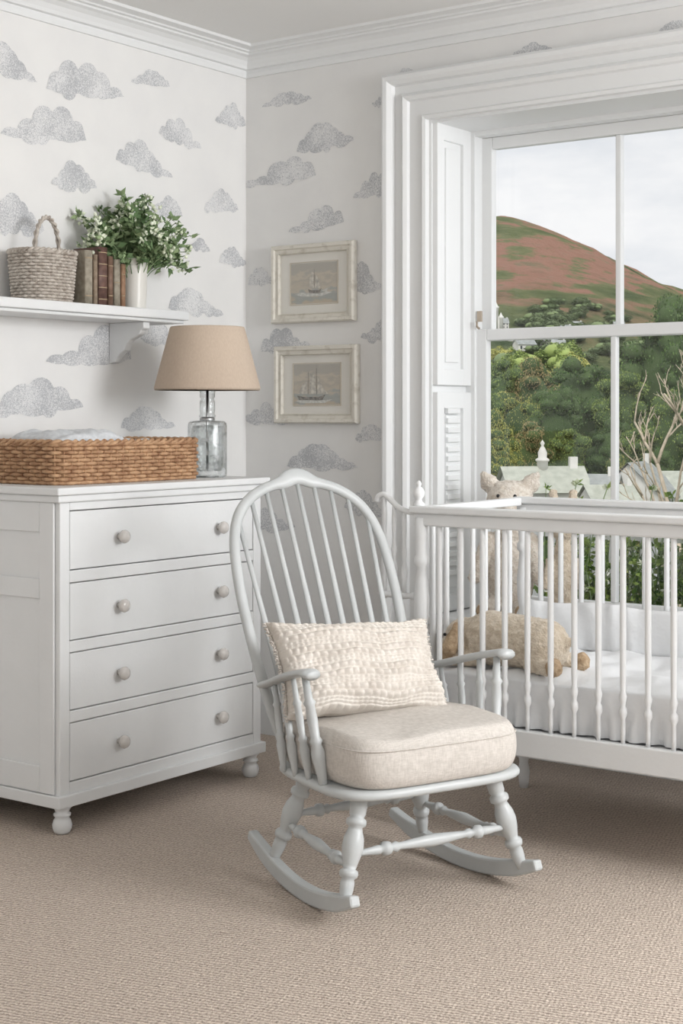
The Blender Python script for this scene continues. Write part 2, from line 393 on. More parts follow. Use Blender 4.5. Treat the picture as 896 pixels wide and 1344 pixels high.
# ------------------------------------------------------------ dresser
DY0,DY1=-1.505,-.560; DX=.53
dr=thing('chest_of_drawers','white painted four drawer chest with round knobs and turned feet','chest of drawers',(0.03,0,0))
X0=0.025;X1=DX-.03
m=MB()
m.box(X0,X1-.02,DY0,DY0+.02,.085,.99).box(X0,X1-.02,DY1-.02,DY1,.085,.99)
m.box(X0,X0+.015,DY0+.02,DY1-.02,.085,.99).box(X0+.015,X1-.02,DY0+.02,DY1-.02,.085,.12)
for yy,sg in ((DY0,-1),(DY1,1)):
    a,b=sorted((yy,yy+.008*sg))
    m.box(X0,X0+.06,a,b,.12,.99).box(X1-.08,X1-.02,a,b,.12,.99)
    m.box(X0+.06,X1-.08,a,b,.90,.99).box(X0+.06,X1-.08,a,b,.70,.76).box(X0+.06,X1-.08,a,b,.12,.2)
fx0,fx1=X1-.02,X1
m.box(fx0,fx1,DY0,DY0+.04,.085,.99).box(fx0,fx1,DY1-.04,DY1,.085,.99)
DZ=[(.152,.33),(.365,.54),(.574,.749),(.785,.965)]
zs=[.085]+[v for d in DZ for v in d]+[.99]
for i in range(0,len(zs),2): m.box(fx0,fx1,DY0+.04,DY1-.04,zs[i],zs[i+1])
m.box(X0,X1+.012,DY0-.014,DY1+.014,.082,.118)
mk('body',m,m_furn,dr,bevel=.003)
m=MB().box(X0-.03,X1+.022,DY0-.027,DY1+.027,1.012,1.035).box(X0-.03,X1+.012,DY0-.016,DY1+.016,.99,1.012)
mk('top_board',m,m_furn,dr,bevel=.005)
knobprof=[(0.0001,0),(.009,0),(.008,.010),(.010,.014),(.019,.018),(.021,.026),(.018,.033),(.010,.037),(.0001,.038)]
for i,(z0,z1) in enumerate(DZ):
    m=MB();g=.003
    m.box(fx0-.002,fx1-.002,DY0+.04+g,DY1-.04-g,z0+g,z1-g)
    m.box(fx0-.35,fx0-.002,DY0+.05,DY1-.05,z0+.02,z1-.03)
    d=mk('drawer',m,m_furn,dr,bevel=.0025)
    for yk in (-1.256,-.785):
        mk('knob',MB().lathe(knobprof,seg=24),m_knob,d,loc=(fx1-.002,yk,(z0+z1)/2),rot=(0,pi/2,0))
ft=[(.018,0),(.024,.004),(.028,.014),(.030,.026),(.026,.040),(.020,.048),(.026,.054),(.026,.060),(.020,.064),(.024,.074),(.034,.083)]
for x in (X0+.05,X1-.022):
    for y in (DY0+.03,DY1-.03):
        mk('foot',MB().lathe(ft,seg=24),m_furn,dr,loc=(x,y,0))

# ------------------------------------------------------------ baskets
def rrect(hx,hy,r,n):
    pts=[]
    P=2*(2*(hx-r)+2*(hy-r))+2*pi*r
    for i in range(n):
        d=P*i/n;a=2*(hy-r)
        if d<a: pts.append((hx,-(hy-r)+d,1,0));continue
        d-=a;q=pi/2*r
        if d<q: t=d/r;pts.append((hx-r+r*math.cos(t),hy-r+r*math.sin(t),math.cos(t),math.sin(t)));continue
        d-=q;a=2*(hx-r)
        if d<a: pts.append((hx-r-d,hy,0,1));continue
        d-=a
        if d<q: t=pi/2+d/r;pts.append((-(hx-r)+r*math.cos(t),hy-r+r*math.sin(t),math.cos(t),math.sin(t)));continue
        d-=q;a=2*(hy-r)
        if d<a: pts.append((-hx,hy-r-d,-1,0));continue
        d-=a
        if d<q: t=pi+d/r;pts.append((-(hx-r)+r*math.cos(t),-(hy-r)+r*math.sin(t),math.cos(t),math.sin(t)));continue
        d-=q;a=2*(hx-r)
        if d<a: pts.append((-(hx-r)+d,-hy,0,-1));continue
        d-=a;t=1.5*pi+d/r;pts.append((hx-r+r*math.cos(t),-(hy-r)+r*math.sin(t),math.cos(t),math.sin(t)))
    return pts
def basket(hx,hy,r,h,rows,stakes,tr,amp,flare=0):
    m=MB();spp=4;n=stakes*spp
    base=rrect(hx,hy,r,n)
    for i in range(rows):
        z=tr+(h-2*tr)*i/(rows-1);fl=flare*z/h
        path=[];a=amp if 0<i<rows-1 else amp*.3
        for k,(x,y,nx,ny) in enumerate(base):
            o=a*math.cos(pi*k/spp+pi*i)+fl
            path.append((x+nx*o,y+ny*o,z))
        m.tube(path,[(tr*1.0,tr*.95)]*n,6,closed=True)
    for q in (0,1):
        path=[]
        for k,(x,y,nx,ny) in enumerate(base):
            ph=pi*k/spp*.9+q*pi;o=flare+tr*.8*math.cos(ph)
            path.append((x+nx*o,y+ny*o,h+tr*.8*math.sin(ph)))
        m.tube(path,tr*.95,6,closed=True)
    for k in range(0,n,spp):
        x,y,nx,ny=base[k]
        m.tube([(x,y,.0),(x+nx*flare,y+ny*flare,h)],tr*.55,5)
    return m
bk=thing('changing_basket','long brown woven wicker changing basket tray with towels on the chest','basket',(.255,-1.095,1.035))
mk('woven_body',basket(.185,.325,.05,.13,11,70,.0066,.0058),m_wick,bk)
m=MB().box(-.172,.172,-.312,.312,.003,.014).box(-.176,-.172,-.31,.31,.01,.12).box(.172,.176,-.31,.31,.01,.12).box(-.17,.17,-.316,-.312,.01,.12).box(-.17,.17,.312,.316,.01,.12)
mk('lining',m,m_wickin,bk)
def se(hx,hy,n,taper=0,cy=0):
    def f(th):
        c,s=math.cos(th),math.sin(th)
        x=math.copysign(abs(c)**(2/n),c);y=math.copysign(abs(s)**(2/n),s)
        return (x*(hx+taper*y),y*hy)
    return f
def cushprof(h,e=.16,n=10):
    pr=[(.001,h)]
    for i in range(1,5): pr.append((i/5*(1-e)*1.1,h))
    for i in range(n+1):
        a=pi/2-pi*i/n
        pr.append((1-e*(1-math.cos(a)),h/2+h/2*math.copysign(abs(math.sin(a))**.8,math.sin(a))))
    for i in range(4,0,-1): pr.append((i/5*(1-e)*1.1,0))
    pr.append((.001,0))
    return pr
def warpn(amp,sc,seed,h):
    def w(p,r):
        q=noise.noise(Vector((p.x*sc+seed,p.y*sc,p.z*sc)))
        return p+Vector((q*amp*.5,noise.noise(Vector((p.y*sc,p.x*sc+seed,3)))*amp*.5,q*amp*(1 if p.z>h*.3 else 0)))
    return w
tw=mk('folded_towel',MB().disc(se(.15,.17,5),cushprof(.095,.25),64,warp=warpn(.02,14,1,.1)).disc(se(.14,.155,5),cushprof(.055,.3),64,warp=warpn(.02,16,4,.07),M=Matrix.Translation((0,0,.09))),m_towel,loc=(.25,-1.20,1.052))
tag(tw,'pale grey folded towel lying inside the wicker basket','towel')
tw=mk('folded_towel',MB().disc(se(.15,.11,5),cushprof(.07,.3),64,warp=warpn(.02,14,8,.08)).disc(se(.14,.10,5),cushprof(.045,.35),64,warp=warpn(.02,14,9,.05),M=Matrix.Translation((0,0,.065))),m_towel2,loc=(.25,-.90,1.052))
tag(tw,'white folded cloth lying inside the wicker basket','towel')

# ------------------------------------------------------------ table lamp
lp=thing('table_lamp','table lamp with thick clear glass base and beige linen shade','lamp',(.365,-.652,1.035))
m=MB().lathe([(.0001,0),(.062,0),(.067,.004),(.068,.012),(.068,.178),(.066,.188),(.060,.194),(.030,.197),(.024,.199),(.024,.207),(.0001,.208)],seg=44)
m.lathe([(.0001,.022),(.050,.022),(.056,.030),(.056,.165),(.050,.178),(.0001,.182)],seg=40)
mk('glass_base',m,m_merc,lp)
m=MB().lathe([(.0001,.208),(.028,.208),(.030,.214),(.024,.220),(.027,.232),(.027,.262),(.022,.272),(.027,.280),(.027,.312),(.020,.320),(.010,.324),(.0001,.324)],seg=28)
mk('glass_neck',m,m_glass,lp)
m=MB().lathe([(.006,.324),(.015,.326),(.015,.40),(.006,.404)],seg=20).tube([(0,0,.404),(0,0,.51)],.003).tube([(0,0,.02),(0,0,.33)],.0045)
m.lathe([(.0001,.198),(.026,.198),(.027,.204),(.020,.208),(.0001,.209)],seg=24)
for a in range(3):
    t=2*pi*a/3;m.tube([(0,0,.51),(.127*math.cos(t),.127*math.sin(t),.513)],.0022,6)
mk('lamp_fitting',m,m_metal,lp)
mk('lamp_shade',MB().lathe([(.181,.302),(.183,.302),(.185,.310),(.131,.515),(.128,.522),(.126,.522),(.127,.513),(.179,.310),(.181,.302)],seg=64),m_shade,lp)

# ------------------------------------------------------------ shelf
sh=thing('wall_shelf','white painted wall shelf with shaped bracket','shelf',(0,0,0))
m=MB().box(0.002,.205,-2.1,-.566,1.59,1.622).box(.002,.19,-2.09,-.575,1.578,1.59)
mk('shelf_board',m,m_furn,sh,bevel=.004)
def bracket():
    pts=[(.002,1.578),(.17,1.578),(.17,1.555),(.155,1.548),(.15,1.535),(.125,1.525),(.10,1.515),(.085,1.50),(.075,1.48),(.055,1.468),(.04,1.455),(.03,1.44),(.002,1.435)]
    m=MB();n=len(pts)
    vs=[(x,-.016,z) for x,z in pts]+[(x,.016,z) for x,z in pts]
    fs=[tuple(range(n)),tuple(range(2*n-1,n-1,-1))]+[(i,(i+1)%n,n+(i+1)%n,n+i) for i in range(n)]
    return m.add(vs,fs,0,False)
for y in (-.75,-1.85): mk('bracket',bracket(),m_furn,sh,loc=(0,y,0),bevel=.003)
sb=thing('small_basket','small pale straw basket with arched handle on the shelf','basket',(.10,-1.175,1.622))
mk('woven_body',basket(.075,.092,.06,.165,16,44,.0055,.0036,.014),m_wick2,sb)
mk('basket_bottom',MB().lathe([(.0001,.002),(.07,.002),(.07,.006),(.0001,.006)],seg=24),m_wick2,sb)
m=MB()
for q in (0,1):
    path=[]
    for i in range(41):
        a=pi*i/40;ph=i*.9+q*pi
        path.append((.006*math.cos(ph),-.055*math.cos(a)+.02,.15+.135*math.sin(a)**.8+.004*math.sin(ph)))
    m.tube(path,.0052,6,up=(1,0,0))
mk('handle',m,m_wick2,sb)
def book(y,th,h,d,mi,tilt,name_label,bands):
    m=MB();t=.003
    m.box(-d/2,d/2,-th/2,-th/2+t,0,h).box(-d/2,d/2,th/2-t,th/2,0,h)
    sp=[(d/2+ .006*math.cos(a),(th/2)*math.sin(a)) for a in [(-pi/2+pi*i/8) for i in range(9)]]
    vs=[(x,yy,0) for x,yy in sp]+[(x,yy,h) for x,yy in sp];n=9
    m.add(vs,[(i,i+1,n+i+1,n+i) for i in range(n-1)]+[tuple(range(n)),tuple(range(n,2*n))],0,True)
    for zz in bands:
        vs=[(x+.0012,yy*1.02,h*zz) for x,yy in sp]+[(x+.0012,yy*1.02,h*zz+.003) for x,yy in sp]
        m.add(vs,[(i,i+1,n+i+1,n+i) for i in range(n-1)],1,True)
    o=mk('book',m,[m_book[mi],m_giltb],loc=(.105,y,1.6225),rot=(tilt,0,0))
    tag(o,name_label,'book','old books on the wall shelf')
    mk('pages',MB().box(-d/2+.004,d/2-.001,-th/2+t,th/2-t,.003,h-.004),m_pages,o)
yb=-1.045
for th,h,mi,lb,bd in ((.034,.182,3,'olive cloth old book standing upright on the shelf',(.15,.85)),(.018,.170,0,'tan leather old book standing upright on the shelf',()),(.040,.198,1,'dark red leather old book standing upright on the shelf',(.1,.3,.5,.7,.9)),(.022,.17,2,'brown leather old book standing upright on the shelf',(.2,.8)),(.028,.162,3,'olive cloth old book standing upright on the shelf',(.5,)),(.020,.148,4,'rust cloth old book standing upright on the shelf',(.25,.75))):
    book(yb+th/2,th,h,.12,mi,0,lb,bd); yb+=th+.006
vs_=thing('flower_vase','cream ceramic vase filled with leafy stems and small white flowers','vase',(.105,-.745,1.622))
mk('vase',MB().lathe([(.0001,0),(.040,0),(.043,.004),(.041,.012),(.044,.06),(.046,.14),(.049,.172),(.052,.178),(.049,.18),(.044,.172),(.040,.06),(.0001,.05)],seg=36),m_ceram,vs_)
ms=MB();ml=MB();mf=MB()
RR=random.Random(3)
def leaf(m,p,d,L,w,R,mi=0):
    d=Vector(d).normalized();s=d.cross(Vector((R.uniform(-1,1),R.uniform(-1,1),R.uniform(-1,1))))
    if s.length<.1:s=d.cross(Vector((0,0,1)))
    s.normalize();nn=d.cross(s)
    p=Vector(p)
    m.add([p,p+d*L*.45+s*w*.5+nn*L*.06,p+d*L,p+d*L*.45-s*w*.5+nn*L*.06],[(0,1,2,3)],mi,True)
for i in range(110):
    a=RR.uniform(0,2*pi);rad=RR.uniform(.03,.235)
    top=Vector((math.cos(a)*rad*.75,math.sin(a)*rad+.002,RR.uniform(.25,.425)-rad*.45+(.01 if math.sin(a)<0 else 0)))
    if top.x<-.085: top.x=-.085
    b=Vector((math.cos(a)*.02,math.sin(a)*.02,.06));mid=Vector((top.x*.3,top.y*.3,.20+.25*(top.z-.15)))
    path=[]
    for k in range(9):
        t=k/8;path.append(b*(1-t)**2+mid*2*t*(1-t)+top*t*t)
    ms.tube(path,.0016,5)
    for k in range(4,9):
        for j in range(5):
            p=path[k]+Vector([RR.uniform(-.010,.010) for _ in range(3)])
            d=Vector((RR.uniform(-1,1),RR.uniform(-1,1),RR.uniform(-.5,.9)))
            if p.x+d.x*.03<-.095:d.x=abs(d.x)
            leaf(ml,p,d,RR.uniform(.022,.040),RR.uniform(.012,.02),RR)
    if i%2==0:
        for j in range(8):
            c=top+Vector([RR.uniform(-.02,.02) for _ in range(3)])
            mf.ell(c,RR.uniform(.004,.0075),6,4)
            for q in range(2): leaf(mf,c,(RR.uniform(-1,1),RR.uniform(-1,1),RR.uniform(-.2,1)),.013,.01,RR)
mk('stems',ms,m_vleaf,vs_)
mk('leaves',ml,m_vleaf,vs_,recalc=False)
mk('blossom',mf,m_flower,vs_,recalc=False)

# ------------------------------------------------------------ pictures
def art(name):
    m,N,L,b=nt(name)
    tc=N.new('ShaderNodeTexCoord');sp=N.new('ShaderNodeSeparateXYZ');L.new(tc.outputs['Object'],sp.inputs[0])
    n=N.new('ShaderNodeTexNoise');n.inputs['Scale'].default_value=34;n.inputs['Detail'].default_value=8
    mp=N.new('ShaderNodeMapping');mp.inputs['Scale'].default_value=(.6,1,1.5);L.new(tc.outputs['Object'],mp.inputs[0]);L.new(mp.outputs[0],n.inputs['Vector'])
    ad=N.new('ShaderNodeMath');ad.operation='MULTIPLY_ADD';ad.inputs[1].default_value=.13;L.new(n.outputs['Fac'],ad.inputs[0]);L.new(sp.outputs['Z'],ad.inputs[2])
    mr=N.new('ShaderNodeMapRange');mr.inputs['From Min'].default_value=-.01;mr.inputs['From Max'].default_value=.14;L.new(ad.outputs[0],mr.inputs['Value'])
    r=N.new('ShaderNodeValToRGB');e=r.color_ramp.elements
    e[0].position=0;e[0].color=(.50,.44,.35,1);e[1].position=1;e[1].color=(.44,.42,.38,1)
    for p,c in ((.12,(.38,.39,.37)),(.25,(.40,.41,.39)),(.34,(.53,.48,.40)),(.55,(.45,.42,.37)),(.7,(.55,.50,.42)),(.85,(.44,.42,.38))):
        q=e.new(p);q.color=(*c,1)
    L.new(mr.outputs[0],r.inputs['Fac']);L.new(r.outputs[0],b.inputs['Base Color']);b.inputs['Roughness'].default_value=.7
    return m
m_art=art('seascape_paint')
m_sail=mat('painted_sail',(.66,.63,.56),.8,(.40,.38,.35),70);m_hull=mat('painted_hull',(.17,.165,.155),.8,(.34,.32,.29),90);m_foam=mat('painted_foam',(.66,.66,.62),.8,(.5,.5,.47),90)
def picture(x,z,w,h,kind,label):
    t=thing('framed_picture',label,'picture',(x,0,z));fw=.036
    def q(hw,hh,y0,y1,ww):
        m=MB()
        prof=[(0,y0),(0,y1*.75),(ww*.15,y1),(ww*.42,y1*.97),(ww*.52,y1*.7),(ww*.85,y1*.62),(ww*.92,y1*.75),(ww,y1*.45),(ww,y0)]
        cor=[(-1,-1),(1,-1),(1,1),(-1,1),(-1,-1)]
        fr=[(lambda u,p,cx=cx,cz=cz:Vector((cx*(hw-u),-p,cz*(hh-u)))) for cx,cz in cor]
        return m.sweep(prof,fr)
    mk('frame',q(w/2,h/2,.001,.030,fw),m_frame,t)
    mk('mat_board',MB().box(-w/2+.02,w/2-.02,-.008,-.001,-h/2+.02,h/2-.02),m_matb,t)
    pw,ph=.110,.078
    mk('inner_slip',q(pw+.005,ph+.005,.008,.0105,.005),m_gilt,t)
    m=MB().box(-pw,pw,-.0095,-.008,-ph,ph)
    K=1.25
    def poly(pts,mi,y=-.0102): m.add([(a*K,y,b*K+.006) for a,b in pts],[tuple(range(len(pts)))],mi,False)
    if kind==0:
        poly([(-.022,-.022),(-.01,-.027),(.02,-.027),(.030,-.022),(.024,-.036),(-.016,-.036)],2);poly([(-.016,-.02),(.002,-.02),(.000,.026),(-.008,.03),(-.015,.008)],1)
        poly([(.004,-.02),(.026,-.02),(.020,.0),(.010,.022)],1);poly([(.002,-.02),(.003,-.02),(.003,.038),(.002,.038)],2,-.0104)
        poly([(-.075,-.038),(-.05,-.032),(-.02,-.035),(.02,-.039),(.05,-.033),(.07,-.036),(.03,-.046),(-.04,-.045)],3,-.0101)
        poly([(.03,-.030),(.055,-.022),(.05,-.034)],3,-.0103)
    else:
        poly([(-.076,-.038),(-.05,-.043),(.01,-.043),(.034,-.036),(.022,-.053),(-.066,-.053)],2);poly([(-.07,-.034),(-.035,-.034),(-.036,.005),(-.055,-.004)],1)
        poly([(-.028,-.034),(-.002,-.034),(-.006,.026),(-.024,.028)],1);poly([(.003,-.034),(.045,-.034),(.02,-.01),(.004,.018)],1)
        poly([(-.0006,-.035),(.0006,-.035),(.0006,.045),(-.0006,.045)],2,-.0104);poly([(-.032,-.035),(-.031,-.035),(-.031,.034),(-.032,.034)],2,-.0104)
        poly([(-.08,-.055),(-.05,-.050),(.0,-.055),(.06,-.051),(.03,-.062),(-.06,-.062)],3,-.0101)
    mk('painting',m,[m_art,m_sail,m_hull,m_foam],t,recalc=False)
picture(.344,1.757,.396,.302,0,'small seascape painting with one sailing ship in cream distressed frame')
picture(.358,1.368,.396,.298,1,'sailing boat painting with cream mat and distressed cream frame')

# ------------------------------------------------------------ rocking chair
RZ=math.radians(-112);CC=(1.587,-1.312,0)
ch=thing('rocking_chair','pale grey painted spindle back rocking chair with bow back','rocking chair',CC,RZ)
def lean(z): return -(.18+.325*(z-.31)/.76)
bowh=[(.200,.30),(.218,.38),(.234,.47),(.246,.57),(.2535,.67),(.256,.76),(.251,.85),(.237,.918),(.211,.970),(.173,1.007),(.128,1.032),(.085,1.046),(.052,1.054),(.024,1.066),(0,1.070)]
def interp(tab,k,key,val):
    for a,b in zip(tab,tab[1:]):
        lo,hi=sorted((a[key],b[key]))
        if lo<=k<=hi:
            t=(k-a[key])/(b[key]-a[key]) if b[key]!=a[key] else 0
            return a[val]+(b[val]-a[val])*t
    return tab[-1][val]
pts=[(-w,z) for w,z in bowh]+[(w,z) for w,z in reversed(bowh[:-1])]
def smooth(pts,n):
    out=[]
    for i in range(len(pts)-1):
        p0=pts[max(i-1,0)];p1=pts[i];p2=pts[i+1];p3=pts[min(i+2,len(pts)-1)]
        for k in range(n):
            t=k/n;out.append(tuple(.5*((2*b)+(-a+c)*t+(2*a-5*b+4*c-d)*t*t+(-a+3*b-3*c+d)*t**3) for a,b,c,d in zip(p0,p1,p2,p3)))
    out.append(pts[-1]);return out
sp=smooth(pts,5)
ln=Vector((0,.76,.325)).normalized()
path=[(w,lean(z),z) for w,z in sp]
rad=[((.0160+.010*math.exp(-(w/.06)**4)),.0125) for w,z in sp]
bow=mk('backrest',MB().tube(path,rad,12,up=ln),m_side,ch)
seatz=.325
upper=[b for b in bowh if b[1]>.75]
for i in range(9):
    k=i-4;wb=k*.044;wt=k*.0545
    zt=interp(upper,abs(wt),0,1) if abs(wt)>0 else 1.062
    a=Vector((wb,-.17,seatz-.01));b=Vector((wt,lean(zt),zt-.004))
    pr=[(0,(.0065,.0075)),(.1,(.007,.0085)),(.3,(.007,.0115)),(.45,(.006,.0100)),(.7,(.0055,.0080)),(1,(.005,.0070))]
    mk('spindle',MB().turned(a,b,pr,12),m_side,bow)
m=MB().disc(se(.282,.238,4.5,.016),[(.001,.325),(.5,.325),(.94,.325),(.985,.322),(1,.316),(1,.308),(.98,.302),(.93,.300),(.001,.300)],72)
for i,v in enumerate(m.v): v.y+=.018
mk('seat',m,m_side,ch)
def legp(s,front,t):
    a=Vector((s*.205,.165,.303)) if front else Vector((s*.175,-.135,.303))
    b=Vector((s*.278,.205,.050)) if front else Vector((s*.245,-.205,.055))
    return a.lerp(b,t)
lprof=[(0,.016),(.03,.020),(.10,.022),(.18,.021),(.21,.0175),(.23,.025),(.26,.026),(.28,.025),(.30,.017),(.33,.019),(.40,.0255),(.48,.0275),(.56,.024),(.64,.018),(.68,.0155),(.69,.022),(.72,.024),(.75,.022),(.765,.0155),(.80,.018),(.86,.0175),(.93,.015),(1,.012)]
for s in (-1,1):
    for f in (True,False):
        mk('leg',MB().turned(legp(s,f,0),legp(s,f,1),lprof,20),m_side,ch)
strp=[(0,.007),(.10,.009),(.16,.012),(.18,.010),(.19,.017),(.21,.018),(.23,.016),(.24,.009),(.27,.014),(.29,.009),(.40,.013),(.5,.0165),(.6,.013),(.71,.009),(.73,.014),(.76,.009),(.77,.016),(.79,.018),(.81,.017),(.82,.010),(.84,.012),(.90,.009),(1,.007)]
for a,b in ((legp(-1,True,.55),legp(1,True,.55)),(legp(-1,False,.50),legp(1,False,.50)),(legp(-1,False,.6),legp(-1,True,.66)),(legp(1,False,.6),legp(1,True,.66))):
    mk('stretcher',MB().turned(a,b,strp,14),m_side,ch)
for s in (-1,1):
    n=28;pa=[]
    for i in range(n+1):
        t=i/n;y=-.345+.61*t
        w=.2625+(y/.2)*.0165
        pa.append((s*w,y,(y+.02)**2/1.55+.0222))
    rad=[(.0205,(.031 if 3<i<n-3 else .031*(.62+.095*min(i,n-i)))) for i in range(n+1)]
    mk('rocker',MB().tube(pa,rad,4,smooth=False),m_side,ch,bevel=.006)
for s in (-1,1):
    path=[(s*.244,-.27,.515),(s*.260,-.20,.532),(s*.284,-.10,.560),(s*.300,-.02,.582),(s*.308,.05,.598),(s*.309,.085,.604),(s*.307,.105,.598)]
    path=smooth(path,4)
    rad=[]
    for i in range(len(path)):
        t=i/(len(path)-1);rad.append((.016+.014*t if t<.93 else .024,.0105 if t<.85 else .013))
    arm=mk('armrest',MB().tube(path,rad,12),m_side,ch)
    for i,(yb,yt) in enumerate(((.10,.06),(.03,-.01),(-.04,-.085),(-.10,-.155))):
        wt=(.305,.298,.286,.270)[i]
        zt=(.60,.583,.563,.545)[i]
        k=1.3 if i==0 else .95
        pr=[(0,.008*k),(.08,.0095*k),(.2,.012*k),(.3,.0145*k),(.38,.010*k),(.41,.0135*k),(.44,.009*k),(.6,.011*k),(.72,.0095*k),(.75,.013*k),(.78,.0085*k),(1,.007*k)]
        mk('spindle',MB().turned((s*.272,yb,seatz-.01),(s*wt,yt,zt-.004),pr,12),m_side,arm)
m=MB()
def cw(p,r):
    q=noise.noise(Vector((p.x*7,p.y*7,2.3)))
    top=1 if p.z>.05 else 0
    return Vector((p.x*(1+.012*math.sin(pi*min(1,max(0,p.z/.13)))),p.y,p.z+top*(.011*q+.014*(1-r*r))))
M4=Matrix.Translation((0,.026,0))
cf=se(.264,.239,5,.002)
m.disc(cf,cushprof(.124,.09,16),112,warp=cw,M=M4)
m.tube([(cf(2*pi*k/112)[0]*.999,cf(2*pi*k/112)[1]*.999+.026,.098) for k in range(112)],.0018,6,closed=True)
cu=mk('seat_cushion',m,m_linen,loc=(CC[0],CC[1],.326),rot=(0,0,RZ))
tag(cu,'thick natural linen seat cushion on the rocking chair','cushion')
def pillow(W,H,T,nu=300,nv=156):
    m=MB();vs=[];fs=[]
    for side in (1,-1):
        for j in range(nv+1):
            for i in range(nu+1):
                u=-1+2*i/nu;v=-1+2*j/nv
                x=W/2*u*(1-.08*(1-abs(v)**2)*abs(u)**4);y=H/2*v*(1-.14*(1-abs(u)**2)*abs(v)**4)
                y+=.010*u*u*(-v)*.5+.007*noise.noise(Vector((u*3,v*2,9)))+.006*u*u
                e=max(0,(1-u**4)*(1-v**4))
                z=T/2*(e**.5)*(.72+.28*(1-u*u)*(1-v*v))
                kn=0
                if e>.02:
                    rw=(v+1)*7.5+.16*math.sin(u*5)+.10*noise.noise(Vector((u*8,v*3,side)));ri=int(rw);fr_=rw-ri
                    bump=math.sin(pi*max(0,min(1,fr_)))**.8
                    if ri%3!=1:
                        kn=.0105*bump*(.45+.55*abs(math.sin(u*34+ri*1.3+noise.noise(Vector((u*5,ri,side))))))
                    else:
                        sub=abs(math.sin(pi*2*fr_))**.8
                        col=math.sin(u*105+(pi/2 if ri%2 else 0))
                        kn=.0055*sub*(.75+.25*col)
                    z+=.014*noise.noise(Vector((u*2.5,v*2.5,5)))
                vs.append((x,y,side*(z+kn)))
    n=(nu+1)*(nv+1)
    for sd in (0,1):
        for j in range(nv):
            for i in range(nu):
                a=sd*n+j*(nu+1)+i;q=(a,a+1,a+nu+2,a+nu+1)
                fs.append(q if sd==0 else q[::-1])
    m.add(vs,fs,0,True)
    R=random.Random(5)
    for i in range(420):
        t=R.uniform(-1,1);sd=R.choice((-1,1))
        p=Vector((sd*W/2*(1-.075*(1-t*t)),H/2*t,0));m.tube([p,p+Vector((sd*R.uniform(.004,.014),R.uniform(-.009,.009),R.uniform(-.007,.007)))],.0014,4)
    return m
pl=mk('throw_pillow',pillow(.50,.285,.15),m_knit)
F=Vector((.927,-.375,0));W_=Vector((.375,.927,0));tl=math.radians(32)
upv=(Vector((0,0,1))*math.cos(tl)-F*math.sin(tl));xv=W_
ax=Matrix.Rotation(math.radians(-3.5),4,Vector((0,0,1)))
nv=xv.cross(upv)
Mx=Matrix(((xv.x,upv.x,nv.x,0),(xv.y,upv.y,nv.y,0),(xv.z,upv.z,nv.z,0),(0,0,0,1)))
ctr=Vector((CC[0],CC[1],.566))-F*.085-W_*.050
pl.matrix_world=Matrix.Translation(ctr)@Mx@ax
tag(pl,'cream chunky knitted lumbar pillow leaning on the chair back','pillow')

# ------------------------------------------------------------ crib
CX0,CX1,CY0,CY1=1.327,2.66,-.80,-.17
cr=thing('baby_crib','white painted wooden baby crib with slim turned bars','crib',(0,0,0))
TZ=.976
postp=[(0,.014),(.03,.018),(.06,.020),(.09,.015),(.12,.020),(.30,.020),(.31,.024),(.33,.024),(.34,.019),(.58,.019),(.60,.025),(.62,.025),(.64,.016),(.68,.022),(.74,.024),(.80,.018),(.84,.015),(.85,.023),(.87,.023),(.88,.017),(.94,.020),(1,.02)]
for x in (CX0+.022,CX1-.022):
    for y in (CY0,CY1):
        mk('corner_post',MB().turned((x,y,0),(x,y,TZ-.035),postp,18),m_furn,cr)
for y in (CY0,CY1):
    mk('top_rail',MB().box(CX0-.01,CX1+.01,y-.024,y+.024,TZ-.022,TZ).box(CX0,CX1,y-.013,y+.013,TZ-.060,TZ-.022),m_furn,cr,bevel=.005)
    mk('bottom_rail',MB().box(CX0+.03,CX1-.03,y-.014,y+.014,.266,.340),m_furn,cr,bevel=.004)
for x in (CX0+.012,CX1-.012):
    mk('top_rail',MB().box(x-.016,x+.016,CY0+.024,CY1-.024,TZ-.028,TZ-.002),m_furn,cr,bevel=.004)
    mk('bottom_rail',MB().box(x-.014,x+.014,CY0+.014,CY1-.014,.266,.340),m_furn,cr,bevel=.004)
sc_=[(CX0+.005,CY0,.955),(CX0-.03,CY0,.957),(CX0-.065,CY0,.970),(CX0-.092,CY0,.992),(CX0-.115,CY0,1.006),(CX0-.135,CY0,1.000),(CX0-.142,CY0,.984)]
sc_=smooth(sc_,4)
mk('end_scroll',MB().tube(sc_,[(.009,.008)]*len(sc_),10,up=(0,1,0)),m_furn,cr)
mk('end_rail',MB().turned((CX0+.01,CY0,.70),(CX0-.13,CY0,.70),[(0,.010),(.15,.012),(.2,.008),(.5,.013),(.8,.008),(.85,.012),(1,.009)],12),m_furn,cr)
for dx,zt in ((-.040,.958),(-.078,.980),(-.113,1.004)):
    mk('end_spindle',MB().turned((CX0+dx,CY0,.70),(CX0+dx,CY0,zt),[(0,.006),(.15,.008),(.3,.011),(.4,.0055),(.5,.009),(.6,.0055),(.8,.008),(1,.0055)],10),m_furn,cr)
mk('finial',MB().lathe([(.018,0),(.020,.006),(.012,.012),(.009,.020),(.016,.030),(.019,.040),(.014,.052),(.006,.060),(.009,.066),(.006,.074),(.0001,.078)],seg=18),m_furn,cr,loc=(CX0+.012,CY0,TZ-.001))
barp=[(0,.006),(.06,.007),(.12,.0065),(.14,.0115),(.165,.0115),(.18,.0065),(.20,.0085),(.225,.0115),(.25,.0075),(.30,.0086),(.5,.0092),(.95,.0088),(1,.008)]
barm=None
